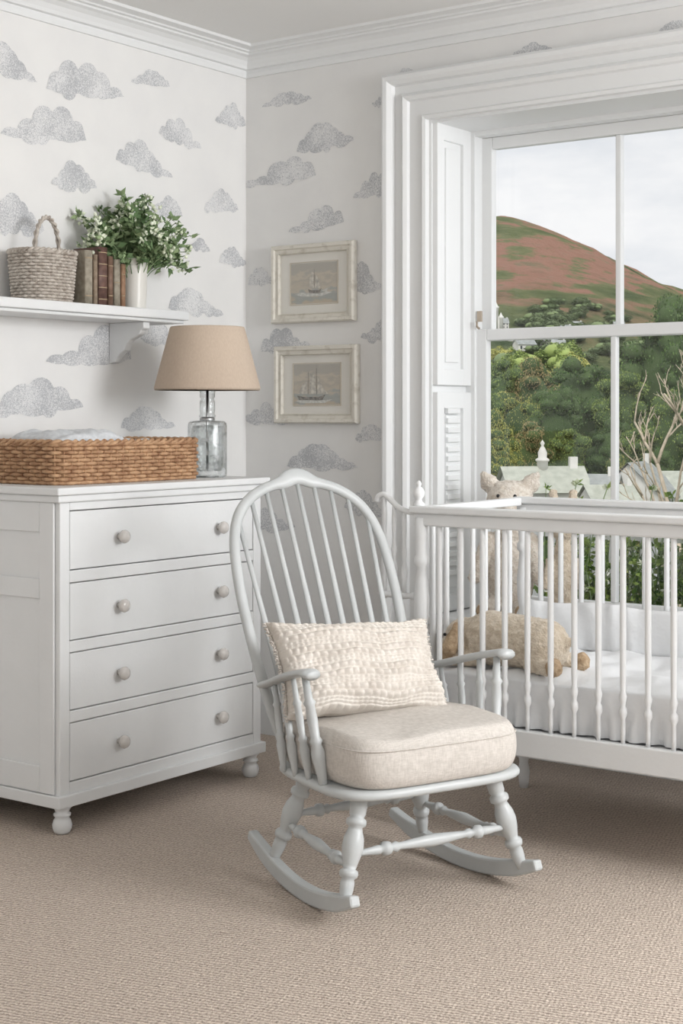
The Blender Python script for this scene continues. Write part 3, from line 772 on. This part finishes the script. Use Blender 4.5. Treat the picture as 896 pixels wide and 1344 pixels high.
def bar(x,y):
    global barm
    if barm is None:
        o=mk('bar',MB().turned((0,0,0),(0,0,TZ-.055-.340),barp,12),m_furn,cr,loc=(x,y,.340));barm=o.data
    else:
        o=bpy.data.objects.new('bar',barm);COL.objects.link(o);o.parent=cr;o.location=(x,y,.340)
x=CX0+.086
while x<CX1-.04:
    bar(x,CY0);bar(x,CY1);x+=.075
for i in range(1,8):
    y=CY0+(CY1-CY0)*i/8
    bar(CX0+.012,y);bar(CX1-.012,y)
mk('mattress_base',MB().box(CX0+.026,CX1-.026,CY0+.014,CY1-.014,.30,.335),m_furn,cr)
mt=thing('crib_mattress','white crib mattress with rumpled gathered cotton bedding','mattress',(0,0,0))
mk('mattress',MB().box(CX0+.03,CX1-.03,CY0+.04,CY1-.03,.3355,.45),m_sheet,mt,bevel=.02)
m=MB();nx,ny=340,64;vs=[];fs=[]
for j in range(ny+1):
    for i in range(nx+1):
        u=i/nx;v=j/ny
        x=CX0+.032+(CX1-CX0-.064)*u
        if v<.3:
            q=v/.3;y=CY0+.028;z=.342+(.478-.342)*q
            f=(1-q)
            ru=math.sin(x*120+4*noise.noise(Vector((x*9,0,1))))
            y+=.010*ru*max(0,f-.30)/.7+.010*noise.noise(Vector((x*10,z*12,2)))+ .006*math.sin(x*40+3*noise.noise(Vector((x*5,0,7))))*f
            y=max(y,CY0+.0142)
        else:
            q=(v-.3)/.7;y=CY0+.03+(CY1-CY0-.06)*q;z=.478+.014*math.sin(min(1,q*12)*pi/2)
            z+=.026*noise.noise(Vector((x*5,y*6,1)))+.012*noise.noise(Vector((x*14,y*9,4)))
        vs.append((x,y,z))
for j in range(ny):
    for i in range(nx):
        a=j*(nx+1)+i;fs.append((a,a+1,a+nx+2,a+nx+1))
m.add(vs,fs,0,True)
mk('bed_sheet',m,m_sheet,mt)
# soft lining along the far rail
m=MB();nx,ny=300,20;vs=[];fs=[]
BX0=CX0+.05
for side in (0,1):
    for j in range(ny+1):
        for i in range(nx+1):
            u=i/nx;v=j/ny;x=BX0+(CX1-.05-BX0)*u
            z=.49+.15*v+.005*math.sin(x*20+2*noise.noise(Vector((x*6,0,3))))*v
            th=.012*math.sin(pi*min(1,max(0,v)))**.5+.003
            y=CY1-.040+(-th if side==0 else th*.5)+(.004*math.sin(x*70+5*noise.noise(Vector((x*7,z*3,0))))*(.4+.6*abs(v-.5)*2))
            vs.append((x,min(y,CY1-.013),z))
n_=(nx+1)*(ny+1)
for sd in (0,1):
    for j in range(ny):
        for i in range(nx):
            a=sd*n_+j*(nx+1)+i;q=(a,a+1,a+nx+2,a+nx+1);fs.append(q if sd==0 else q[::-1])
m.add(vs,fs,0,True)
tag(mk('crib_bumper',m,m_sheet,recalc=False),'soft white cotton crib bumper tied along the far rail','crib bumper')

# ------------------------------------------------------------ plush toys
def plush(name,mb,mat_,parent,vox=.007):
    o=mk(name,mb,mat_,parent)
    r=o.modifiers.new('rm','REMESH');r.mode='VOXEL';r.voxel_size=vox;r.use_smooth_shade=True
    s=o.modifiers.new('sm','SMOOTH');s.iterations=6;s.factor=.5
    tx=bpy.data.textures.new(name+'_fur','CLOUDS');tx.noise_scale=.012
    d=o.modifiers.new('d','DISPLACE');d.texture=tx;d.strength=.010;d.mid_level=.5
    return o
def one(name,mat_,parent,c,r): return mk(name,MB().ell(c,r,12,8),mat_,parent)
td=thing('teddy_bear','cream fluffy plush bear with broad ears sitting on the windowsill','soft toy',(1.150,.085,.525),math.radians(20))
m=MB().ell((0,0,.15),(.088,.072,.15)).ell((0,-.005,.425),(.084,.074,.070)).ell((0,-.074,.402),(.044,.036,.033)).ell((0,0,.32),(.055,.05,.06))
for s in (-1,1):
    m.ell((s*.074,.004,.480),(.036,.020,.034));m.capsule((s*.070,.003,.485),(s*.098,.003,.512),.028,.014)
    m.capsule((s*.075,-.005,.28),(s*.115,-.06,.15),.03,.026)
    m.capsule((s*.045,-.015,.040),(s*.066,-.125,.040),.04,.034)
plush('body',m,m_plush,td)
for s in (-1,1):
    one('eye',m_black,td,(s*.030,-.071,.440),.0065)
    one('paw_pad',m_plush2,td,(s*.068,-.160,.042),(.024,.007,.026))
one('nose',m_black,td,(0,-.112,.410),(.010,.006,.007))
tb=thing('soft_rabbit','tan plush rabbit with long ears sitting on the windowsill','soft toy',(1.35,.11,.525),math.radians(25))
m=MB().ell((0,0,.12),(.05,.045,.12)).ell((0,-.003,.325),(.045,.043,.042)).ell((0,0,.25),(.032,.032,.05))
for s in (-1,1):
    m.capsule((s*.02,.005,.35),(s*.035,.008,.450),.015,.017);m.capsule((s*.045,-.005,.21),(s*.060,-.045,.13),.017,.015);m.capsule((s*.028,-.01,.026),(s*.038,-.09,.026),.025,.022)
plush('body',m,m_plush3,tb,.006)
for s in (-1,1): one('eye',m_black,tb,(s*.017,-.043,.335),.004)
one('nose',m_black,tb,(0,-.047,.318),(.006,.004,.004))
dg=thing('plush_dog','long beige plush dog with brown paws lying on the mattress','soft toy',(1.56,-.665,.487),math.radians(-4))
m=MB().capsule((-.05,0,.088),(.135,0,.084),.083,.080).ell((-.135,-.02,.082),(.062,.058,.062)).ell((-.168,-.045,.062),(.031,.03,.027)).ell((-.09,-.01,.088),(.06,.06,.065))
for a,b in (((-.08,-.05,.03),(-.13,-.075,.026)),((-.05,.06,.03),(-.11,.09,.026)),((.13,-.05,.034),(.20,-.07,.03)),((.14,.06,.034),(.20,.07,.03))): m.capsule(a,b,.030,.025)
m.capsule((.20,0,.09),(.23,.01,.10),.018,.014)
plush('body',m,m_plush3,dg)
for c in ((-.145,-.082,.030),(.222,-.078,.034),(.222,.076,.034)): plush('paw',MB().ell(c,(.026,.027,.028)),m_plush2,dg,.006)
for s in (-1,1): plush('ear',MB().capsule((-.125,-.02+s*.048,.120),(-.133,-.02+s*.078,.060),.017,.027),m_plush2,dg,.006)
one('nose',m_black,dg,(-.197,-.055,.065),(.008,.010,.008));one('eye',m_black,dg,(-.172,-.070,.094),.005);one('eye',m_black,dg,(-.186,-.028,.095),.005)

# ------------------------------------------------------------ outdoors
def site(e,n): return (3.863+.809*e-.588*n,-4.672+.588*e+.809*n)
RID=[(-400,30),(-120,42),(0,50),(30,51.8),(42,51.4),(50,49.5),(60,45.5),(70,40.5),(80,35.5),(88,32),(100,27),(120,20),(160,13),(260,6),(500,0)]
def ss(t): t=max(0,min(1,t));return t*t*(3-2*t)
def Hh(e,n):
    e2=e*400/max(n,60)
    R=interp(RID,max(-399,min(499,e if n>380 else e2*.5+e*.5)),0,1)
    p=ss((n-120)/285)
    q=1 if n<405 else max(0,1-(n-405)/120)
    return -9+(R+9)*p*q+noise.noise(Vector((e*.02,n*.02,1)))*4*p*(1 if n<370 else .15)+noise.noise(Vector((e*.1,n*.1,1)))*.9*p+noise.noise(Vector((e*.3,n*.3,5)))*.6*p
def hillmat():
    m,N,L,b=nt('heather_hillside')
    tc=N.new('ShaderNodeTexCoord');sp=N.new('ShaderNodeSeparateXYZ');L.new(tc.outputs['Object'],sp.inputs[0])
    n=N.new('ShaderNodeTexNoise');n.inputs['Scale'].default_value=.034;n.inputs['Detail'].default_value=15;n.inputs['Roughness'].default_value=.66
    mp=N.new('ShaderNodeMapping');mp.inputs['Scale'].default_value=(1,1,3.0);mp.inputs['Location'].default_value=(7,3,0);L.new(tc.outputs['Object'],mp.inputs[0]);L.new(mp.outputs[0],n.inputs['Vector'])
    r=N.new('ShaderNodeValToRGB');e=r.color_ramp.elements;e[0].position=.34;e[0].color=(.12,.16,.08,1);e[1].position=.68;e[1].color=(.38,.27,.20,1)
    for p,c in ((.44,(.22,.26,.12)),(.485,(.30,.31,.16)),(.515,(.52,.29,.21)),(.56,(.55,.31,.23)),(.60,(.36,.30,.19))):
        q=e.new(p);q.color=(*c,1)
    L.new(n.outputs['Fac'],r.inputs['Fac'])
    n2=N.new('ShaderNodeTexNoise');n2.inputs['Scale'].default_value=.10;n2.inputs['Detail'].default_value=12;n2.inputs['Roughness'].default_value=.7;L.new(tc.outputs['Object'],n2.inputs['Vector'])
    r2=N.new('ShaderNodeValToRGB');e=r2.color_ramp.elements;e[0].position=.38;e[0].color=(.10,.15,.07,1);e[1].position=.62;e[1].color=(.32,.36,.17,1)
    L.new(n2.outputs['Fac'],r2.inputs['Fac'])
    mr=N.new('ShaderNodeMapRange');mr.inputs['From Min'].default_value=13;mr.inputs['From Max'].default_value=26
    ad=N.new('ShaderNodeMath');ad.operation='MULTIPLY_ADD';ad.inputs[1].default_value=34;L.new(n2.outputs['Fac'],ad.inputs[0])
    sb=N.new('ShaderNodeMath');sb.operation='SUBTRACT';sb.inputs[1].default_value=17;L.new(sp.outputs['Z'],sb.inputs[0]);L.new(sb.outputs[0],ad.inputs[2]);L.new(ad.outputs[0],mr.inputs['Value'])
    mx=N.new('ShaderNodeMixRGB');L.new(mr.outputs[0],mx.inputs[0]);L.new(r2.outputs[0],mx.inputs[1]);L.new(r.outputs[0],mx.inputs[2])
    L.new(mx.outputs[0],b.inputs['Base Color']);b.inputs['Roughness'].default_value=1;setspec(b,0)
    bp=N.new('ShaderNodeBump');bp.inputs['Strength'].default_value=1;bp.inputs['Distance'].default_value=7;L.new(n2.outputs['Fac'],bp.inputs['Height']);L.new(bp.outputs[0],b.inputs['Normal'])
    return m
m=MB();vs=[];fs=[];es=[-160+i*3 for i in range(160)];ns=[14+i*4 for i in range(128)]
for n_ in ns:
    for e_ in es:
        x,y=site(e_,n_);vs.append((x,y,Hh(e_,n_)))
w_=len(es)
for j in range(len(ns)-1):
    for i in range(w_-1):
        a=j*w_+i;fs.append((a,a+1,a+w_+1,a+w_))
m.add(vs,fs)
o=mk('hillside',m,hillmat());tag(o,'heather and bracken covered hillside with grassy lower slopes','hill')

def foliage(blobs,n,size,seed):
    R=random.Random(seed);ml=MB();tot=sum(b[3]**2 for b in blobs)
    for b in blobs:
        k=int(n*b[3]**2/tot)
        for i in range(k):
            z=R.uniform(-1,1);a=R.uniform(0,2*pi);q=math.sqrt(1-z*z);d=Vector((q*math.cos(a),q*math.sin(a),z))
            rr=R.uniform(.90,1.10)*(1+.20*noise.noise(d*2.5+Vector((b[0],b[1],b[2]))))
            p=Vector((b[0]+d.x*b[3]*rr,b[1]+d.y*b[3]*rr,b[2]+d.z*b[4]*rr))
            t=(d.cross(Vector((R.uniform(-1,1),R.uniform(-1,1),R.uniform(-1,1))))+d*.4);t.z*=.6;t.normalize()
            leaf(ml,p,t,size*R.uniform(.7,1.4),size*.9,R)
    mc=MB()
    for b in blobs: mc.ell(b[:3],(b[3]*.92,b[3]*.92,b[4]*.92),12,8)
    return ml,mc
TM=[]
for v in range(4):
    R=random.Random(40+v);bl=[(0,0,.60,.24,.24)]
    for i in range(34):
        a=R.uniform(0,6.28);rr=R.uniform(.12,.36);z=R.uniform(.22,.93);rr*=1.1-abs(z-.5)*1.2
        bl.append((math.cos(a)*rr,math.sin(a)*rr,z,R.uniform(.06,.14),R.uniform(.032,.065)))
    ml,mc=foliage(bl,10000,.0135,v)
    tr=MB().tube([(0,0,0),(.01,0,.25),(0,.01,.5)],[.03,.022,.015],8)
    TM.append([ml,mc,tr,{}])
def tree(e,n,top_,width,v,mi,label,grp=None):
    b=Hh(e,n)
    h=(top_-b)/.95;x,y=site(e,n)
    t=thing('tree',label,'tree',(x,y,b),random.uniform(0,6),grp)
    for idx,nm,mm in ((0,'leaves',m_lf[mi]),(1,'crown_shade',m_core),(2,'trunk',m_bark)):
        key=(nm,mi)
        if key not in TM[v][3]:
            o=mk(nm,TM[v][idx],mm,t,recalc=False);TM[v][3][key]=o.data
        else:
            o=bpy.data.objects.new(nm,TM[v][3][key]);COL.objects.link(o);o.parent=t
    t.scale=(width/.85,width/.85,h)
def px(p,n): return (p-448)/2000*n
LB=['tall dark green broadleaf tree','bright green broadleaf tree','yellow green broadleaf tree','autumn tinted broadleaf tree']
specs=[
(765,458,140,150,0,0),(730,505,128,90,1,0),(872,385,138,140,2,0),(925,430,120,120,3,0),(820,482,132,90,1,1),(885,500,105,100,0,1),
(700,466,150,90,2,3),(655,470,152,90,3,1),(680,505,140,80,0,2),(640,508,130,70,1,1),(722,480,155,80,1,2),(650,535,112,80,2,2),(690,552,120,70,3,3),(640,570,100,70,1,2),(612,470,130,70,0,1),(600,540,100,60,2,2),
(840,560,110,80,3,1),(800,545,125,75,2,0),(745,562,122,70,3,1),(945,470,100,120,2,1),(990,440,110,140,1,0),(712,522,135,60,0,1),(668,585,104,60,3,2),
(670,672,78,80,0,1),(620,650,75,70,3,0),(725,676,75,90,1,2),(780,668,72,80,2,1),(840,672,76,80,0,2),(900,668,74,90,3,1),(960,630,76,90,1,0),(575,620,80,80,1,1),(815,595,104,50,2,2),(868,585,98,50,1,0)]
for p,yt,n,wp,v,c in specs:
    tree(px(p,n),n,1.25+(545-yt)/2000*n,wp/2000*n,v,c,LB[c],grp='garden and valley trees')
fm=[]
m_far=leafm('distant_woodland',(.09,.13,.065),(.20,.26,.12))
for c in range(3):
    mm=MB();R=random.Random(c)
    for i in range(6):
        cc=(R.uniform(-.3,.3),R.uniform(-.3,.3),R.uniform(.3,.7))
        mm.ell(cc,(R.uniform(.22,.33),)*3,9,7)
    for i in range(1800):
        d=Vector((R.gauss(0,1),R.gauss(0,1),R.gauss(0,1))).normalized();rr=1+.5*noise.noise(d*2.4+Vector((c,0,0)))
        p=Vector((d.x*.52*rr,d.y*.52*rr,.5+d.z*.42*rr));leaf(mm,p,d.cross(Vector((R.uniform(-1,1),R.uniform(-1,1),R.uniform(-1,1))))+d*.4,.07,.065,R)
    fm.append(mk('tree',mm,[m_far,m_lf[1],m_lf[2]][c],recalc=False))
R=random.Random(21);first=set()
for i in range(170):
    p=R.uniform(600,960)
    if i<100: n=R.uniform(165,225);s=R.uniform(2.5,5)
    elif i<140: p=R.uniform(700,850);n=R.uniform(226,252);s=R.uniform(2.0,4.0)
    else: p=R.gauss(765,28);n=R.uniform(242,264);s=R.uniform(1.5,2.8)
    e=px(p,n);x,y=site(e,n);c=R.choice((0,1,1,2)) if i<100 else 0
    if c not in first: o=fm[c];first.add(c)
    else: o=bpy.data.objects.new('tree',fm[c].data);COL.objects.link(o)
    sz=.85 if i<100 else .6
    o.location=(x,y,Hh(e,n)-.2);o.scale=(s,s,s*sz);o.rotation_euler=(0,0,R.uniform(0,6))
    tag(o,'distant round green tree on the hill slope','tree','trees on the hillside')
m_hw=mat('rendered_wall',(.80,.79,.75),.9,(.70,.69,.65),1);m_slate=mat('slate_roof',(.28,.30,.29),.8,(.38,.40,.39),2);m_stone=mat('stone_roof',(.40,.42,.36),.9,(.50,.52,.45),2);m_hwin=mat('house_window',(.06,.07,.08),.3)
def house(e,n,zr,w,d,rz,roofh,rm,label,cup=False,base=None):
    x,y=site(e,n);b=Hh(e,n)-.3 if base is None else base
    h=zr-b
    t=thing('house',label,'house',(x,y,b),math.radians(36+rz),'valley houses')
    eh=h-roofh;m=MB().box(-w/2,w/2,-d/2,d/2,0,eh)
    m.add([(-w/2,-d/2,eh),(-w/2,d/2,eh),(-w/2,0,h)],[(0,1,2)],0,False);m.add([(w/2,-d/2,eh),(w/2,d/2,eh),(w/2,0,h)],[(0,1,2)],0,False)
    mk('walls',m,m_hw,t)
    o=.06*w
    mk('roof',MB().add([(-w/2-o,-d/2-o,eh-.1),(w/2+o,-d/2-o,eh-.1),(w/2+o,0,h+.1),(-w/2-o,0,h+.1),(-w/2-o,d/2+o,eh-.1),(w/2+o,d/2+o,eh-.1)],[(0,1,2,3),(3,2,5,4)],0,False),rm,t)
    m=MB()
    for i in range(3):
        for z in ((eh-.16*w,eh-.45*w) if eh>.6*w else (eh*.5,)):
            xx=-w/2+w*(i+.5)/3;m.box(xx-w*.05,xx+w*.05,-d/2-.03,-d/2,z-.08*w,z+.08*w)
    mk('windows',m,m_hwin,t)
    mk('chimney',MB().box(w*.36,w*.46,-w*.04,w*.04,h-roofh*.4,h+w*.14),m_hw,t)
    if cup: mk('cupola',MB().lathe([(w*.07,h-.3),(w*.07,h+.35),(w*.09,h+.4),(w*.09,h+.5),(w*.055,h+.6),(w*.06,h+.9),(w*.035,h+1.15),(w*.015,h+1.3),(w*.03,h+1.45),(w*.001,h+1.65)],seg=16),m_hw,t)
n=90
house(px(712,n),n,1.25+(545-614)/2000*n,4.6,3.2,10,1.3,m_stone,'pale stone house with slate roof and small domed cupola',cup=True)
house(px(768,n),n,1.25+(545-624)/2000*n,3.8,3.4,-20,1.3,m_slate,'cream rendered house with grey roof')
house(px(838,92),92,1.25+(545-608)/2000*92,4.0,4,62,1.9,m_slate,'cream rendered gabled house with slate roof')
house(px(885,94),94,1.25+(545-620)/2000*94,4.2,4,5,1.5,m_stone,'cream rendered house with grey roof')
house(px(665,92),92,1.25+(545-640)/2000*92,3.4,3,-8,1.2,m_slate,'cream rendered house with slate roof')
house(px(800,86),86,1.25+(545-638)/2000*86,3.0,2.6,20,1.1,m_stone,'cream rendered cottage with grey roof')
R=random.Random(2)
def slope_n(p,yv,hh):
    n=150
    while n<340 and Hh(px(p,n),n)+hh<1.25+(545-yv)/2000*n: n+=1
    return n
for p,yv,ww in ((688,446,3.0),(704,438,2.0),(722,441,2.6),(742,428,1.8),(757,424,1.7),(778,430,2.2),(674,434,2.0),(733,447,2.0),(812,424,1.7),(660,420,1.6)):
    n=slope_n(p,yv,1.5)
    house(px(p,n),n,Hh(px(p,n),n)+1.5,ww,1.8,R.uniform(-25,25),.7,m_slate,'small white distant cottage')
n=slope_n(650,405,4.0);x,y=site(px(650,n),n);b=Hh(px(650,n),n)
t=thing('castle','pale stone castle with round turrets on the slope','castle',(x,y,b-.3),math.radians(36))
cz=3.6
mk('keep',MB().box(-1.0,1.0,-.8,.8,0,cz-1.0),m_hw,t)
for dx,hh in ((-.85,cz-.3),(.85,cz-.9),(.1,cz+.7)):
    mk('turret',MB().lathe([(.0001,0),(.36,0),(.36,hh-.4),(.44,hh-.3),(.44,hh),(.3,hh+.02),(.0001,hh+.7)],seg=14,c=(dx,-.55,0)),m_hw,t)
bt=thing('bare_tree','leafless pale branched tree beyond the window','tree',(*site(px(902,42),42),Hh(px(902,42),42)))
m=MB();R=random.Random(5)
def branch(p,d,L,r,dep):
    path=[p.copy()];q=p.copy();dd=d.copy();a=.03 if dep==0 else .16
    for k in range(4):
        dd=(dd+Vector((R.uniform(-a,a),R.uniform(-a,a),R.uniform(-.05,.12)))).normalized();q=q+dd*L/4;path.append(q.copy())
    m.tube(path,[r*(1-.1*k) for k in range(5)],6 if dep<2 else 4)
    if dep<5:
        for k in range(4 if dep<2 else (3 if dep<3 else 2)):
            nd=(dd+Vector((R.uniform(-.7,.7),R.uniform(-.7,.7),R.uniform(-.2,.4)))).normalized()
            branch(path[R.choice((2,3,4))],nd,L*R.uniform(.42,.56),r*.58,dep+1)
branch(Vector((0,0,0)),Vector((0,0,1)),7.4,.15,0)
mk('branches',m,m_twig,bt)
# balcony railing outside
bl=thing('balcony_railing','white picket balcony railing outside the window','railing',(0,0,0))
m=MB().box(.5,3.0,.355,.86,.26,.32)
mk('balcony_floor',m,m_trim,bl,bevel=.004)
m=MB().box(.5,3.0,.80,.835,.76,.79).box(.5,3.0,.805,.83,.38,.405)
for x in (.52,1.35,2.18,2.98): m.box(x-.025,x+.025,.79,.845,.32,.84)
x=.6
while x<2.95:
    m.turned((x,.8175,.405),(x,.8175,.76),[(0,.010),(.1,.014),(.25,.020),(.4,.011),(.5,.016),(.6,.011),(.8,.015),(1,.010)],8);x+=.085
mk('balusters',m,m_trim,bl)
wb=thing('window_box','white window box of leafy climber and white flowers','planter',(0,0,0))
mk('planter_box',MB().box(1.0,2.5,.42,.60,.3205,.48),m_trim,wb,bevel=.006)
ml=MB();mf=MB();ms=MB();R=random.Random(17)
for i in range(250):
    x0=R.uniform(1.05,2.45);y0=R.uniform(.46,.56);hgt=R.uniform(.10,.30)+(.22 if R.random()<.2 else 0)+(.05 if x0>1.5 else 0)
    p=Vector((x0,y0,.47));path=[p.copy()]
    dx,dy=R.uniform(-.4,.4),R.uniform(-.05,.4)
    for k in range(7):
        p=p+Vector((dx*.015*k,dy*.015*k,hgt/7));path.append(p.copy())
        for j in range(5):
            d=Vector((R.uniform(-1,1),R.uniform(-.6,1),R.uniform(-.3,1)));leaf(ml,p,d,R.uniform(.018,.034),.018,R)
    ms.tube(path,.002,4)
    if R.random()<.5:
        for j in range(7):
            d=Vector((R.uniform(-1,1),R.uniform(-1,1),R.uniform(0,1)));leaf(mf,p,d,.024,.02,R)
mk('leaves',ml,leafm('climber_leaf',(.06,.14,.02),(.30,.42,.10),6,.6),wb,recalc=False)
mk('stems',ms,m_vleaf,wb);mk('blossom',mf,m_flower,wb,recalc=False)

# ------------------------------------------------------------ world and lights
w=bpy.data.worlds.new('World');SC.world=w;w.use_nodes=True;N=w.node_tree.nodes;L=w.node_tree.links
bg=N['Background'];tc=N.new('ShaderNodeTexCoord');mp=N.new('ShaderNodeMapping');mp.inputs['Scale'].default_value=(1,1,3.2);L.new(tc.outputs['Generated'],mp.inputs[0])
n=N.new('ShaderNodeTexNoise');n.inputs['Scale'].default_value=5.0;n.inputs['Detail'].default_value=7;n.inputs['Roughness'].default_value=.55;L.new(mp.outputs[0],n.inputs['Vector'])
r=N.new('ShaderNodeValToRGB');e=r.color_ramp.elements;e[0].position=.36;e[0].color=(.78,.81,.85,1);e[1].position=.56;e[1].color=(.96,.965,.975,1)
L.new(n.outputs['Fac'],r.inputs['Fac']);L.new(r.outputs[0],bg.inputs['Color']);bg.inputs['Strength'].default_value=1.0
sl=bpy.data.lights.new('outdoor_fill_sun','SUN');sl.energy=1.8;sl.angle=math.radians(22);sl.color=(1,.98,.95)  # added soft sun to brighten hill and trees under the overcast sky
so=bpy.data.objects.new('outdoor_fill_sun',sl);COL.objects.link(so);so.location=(0,-20,30);so.rotation_euler=Vector((-.45,.62,-.80)).to_track_quat('-Z','Y').to_euler()
def area(name,loc,target,size,sy,power,col=(1,1,1)):
    l=bpy.data.lights.new(name,'AREA');l.shape='RECTANGLE';l.size=size;l.size_y=sy;l.energy=power;l.color=col
    o=bpy.data.objects.new(name,l);COL.objects.link(o);o.location=loc
    o.rotation_euler=(Vector(target)-Vector(loc)).to_track_quat('-Z','Y').to_euler()
    return o
area('side_fill_light',(5.2,-.95,2.0),(0.5,-1.35,.7),1.5,1.2,116,(.98,.988,1))  # added area light standing for daylight on the open right side; no window there
area('room_fill_light',(4.4,-5.5,2.2),(1.2,-.9,1.2),2.0,1.4,22,(1,.99,.98))  # added fill behind the camera to brighten the room; no real source
# ------------------------------------------------------------ camera
cd=bpy.data.cameras.new('camera');cam=bpy.data.objects.new('camera',cd);COL.objects.link(cam)
cam.location=(3.863,-4.672,1.25);cam.rotation_euler=(pi/2,0,math.radians(36))
cd.sensor_width=36;cd.lens=2000*36/1344;cd.shift_y=-127/1344;cd.clip_end=2000
SC.camera=cam
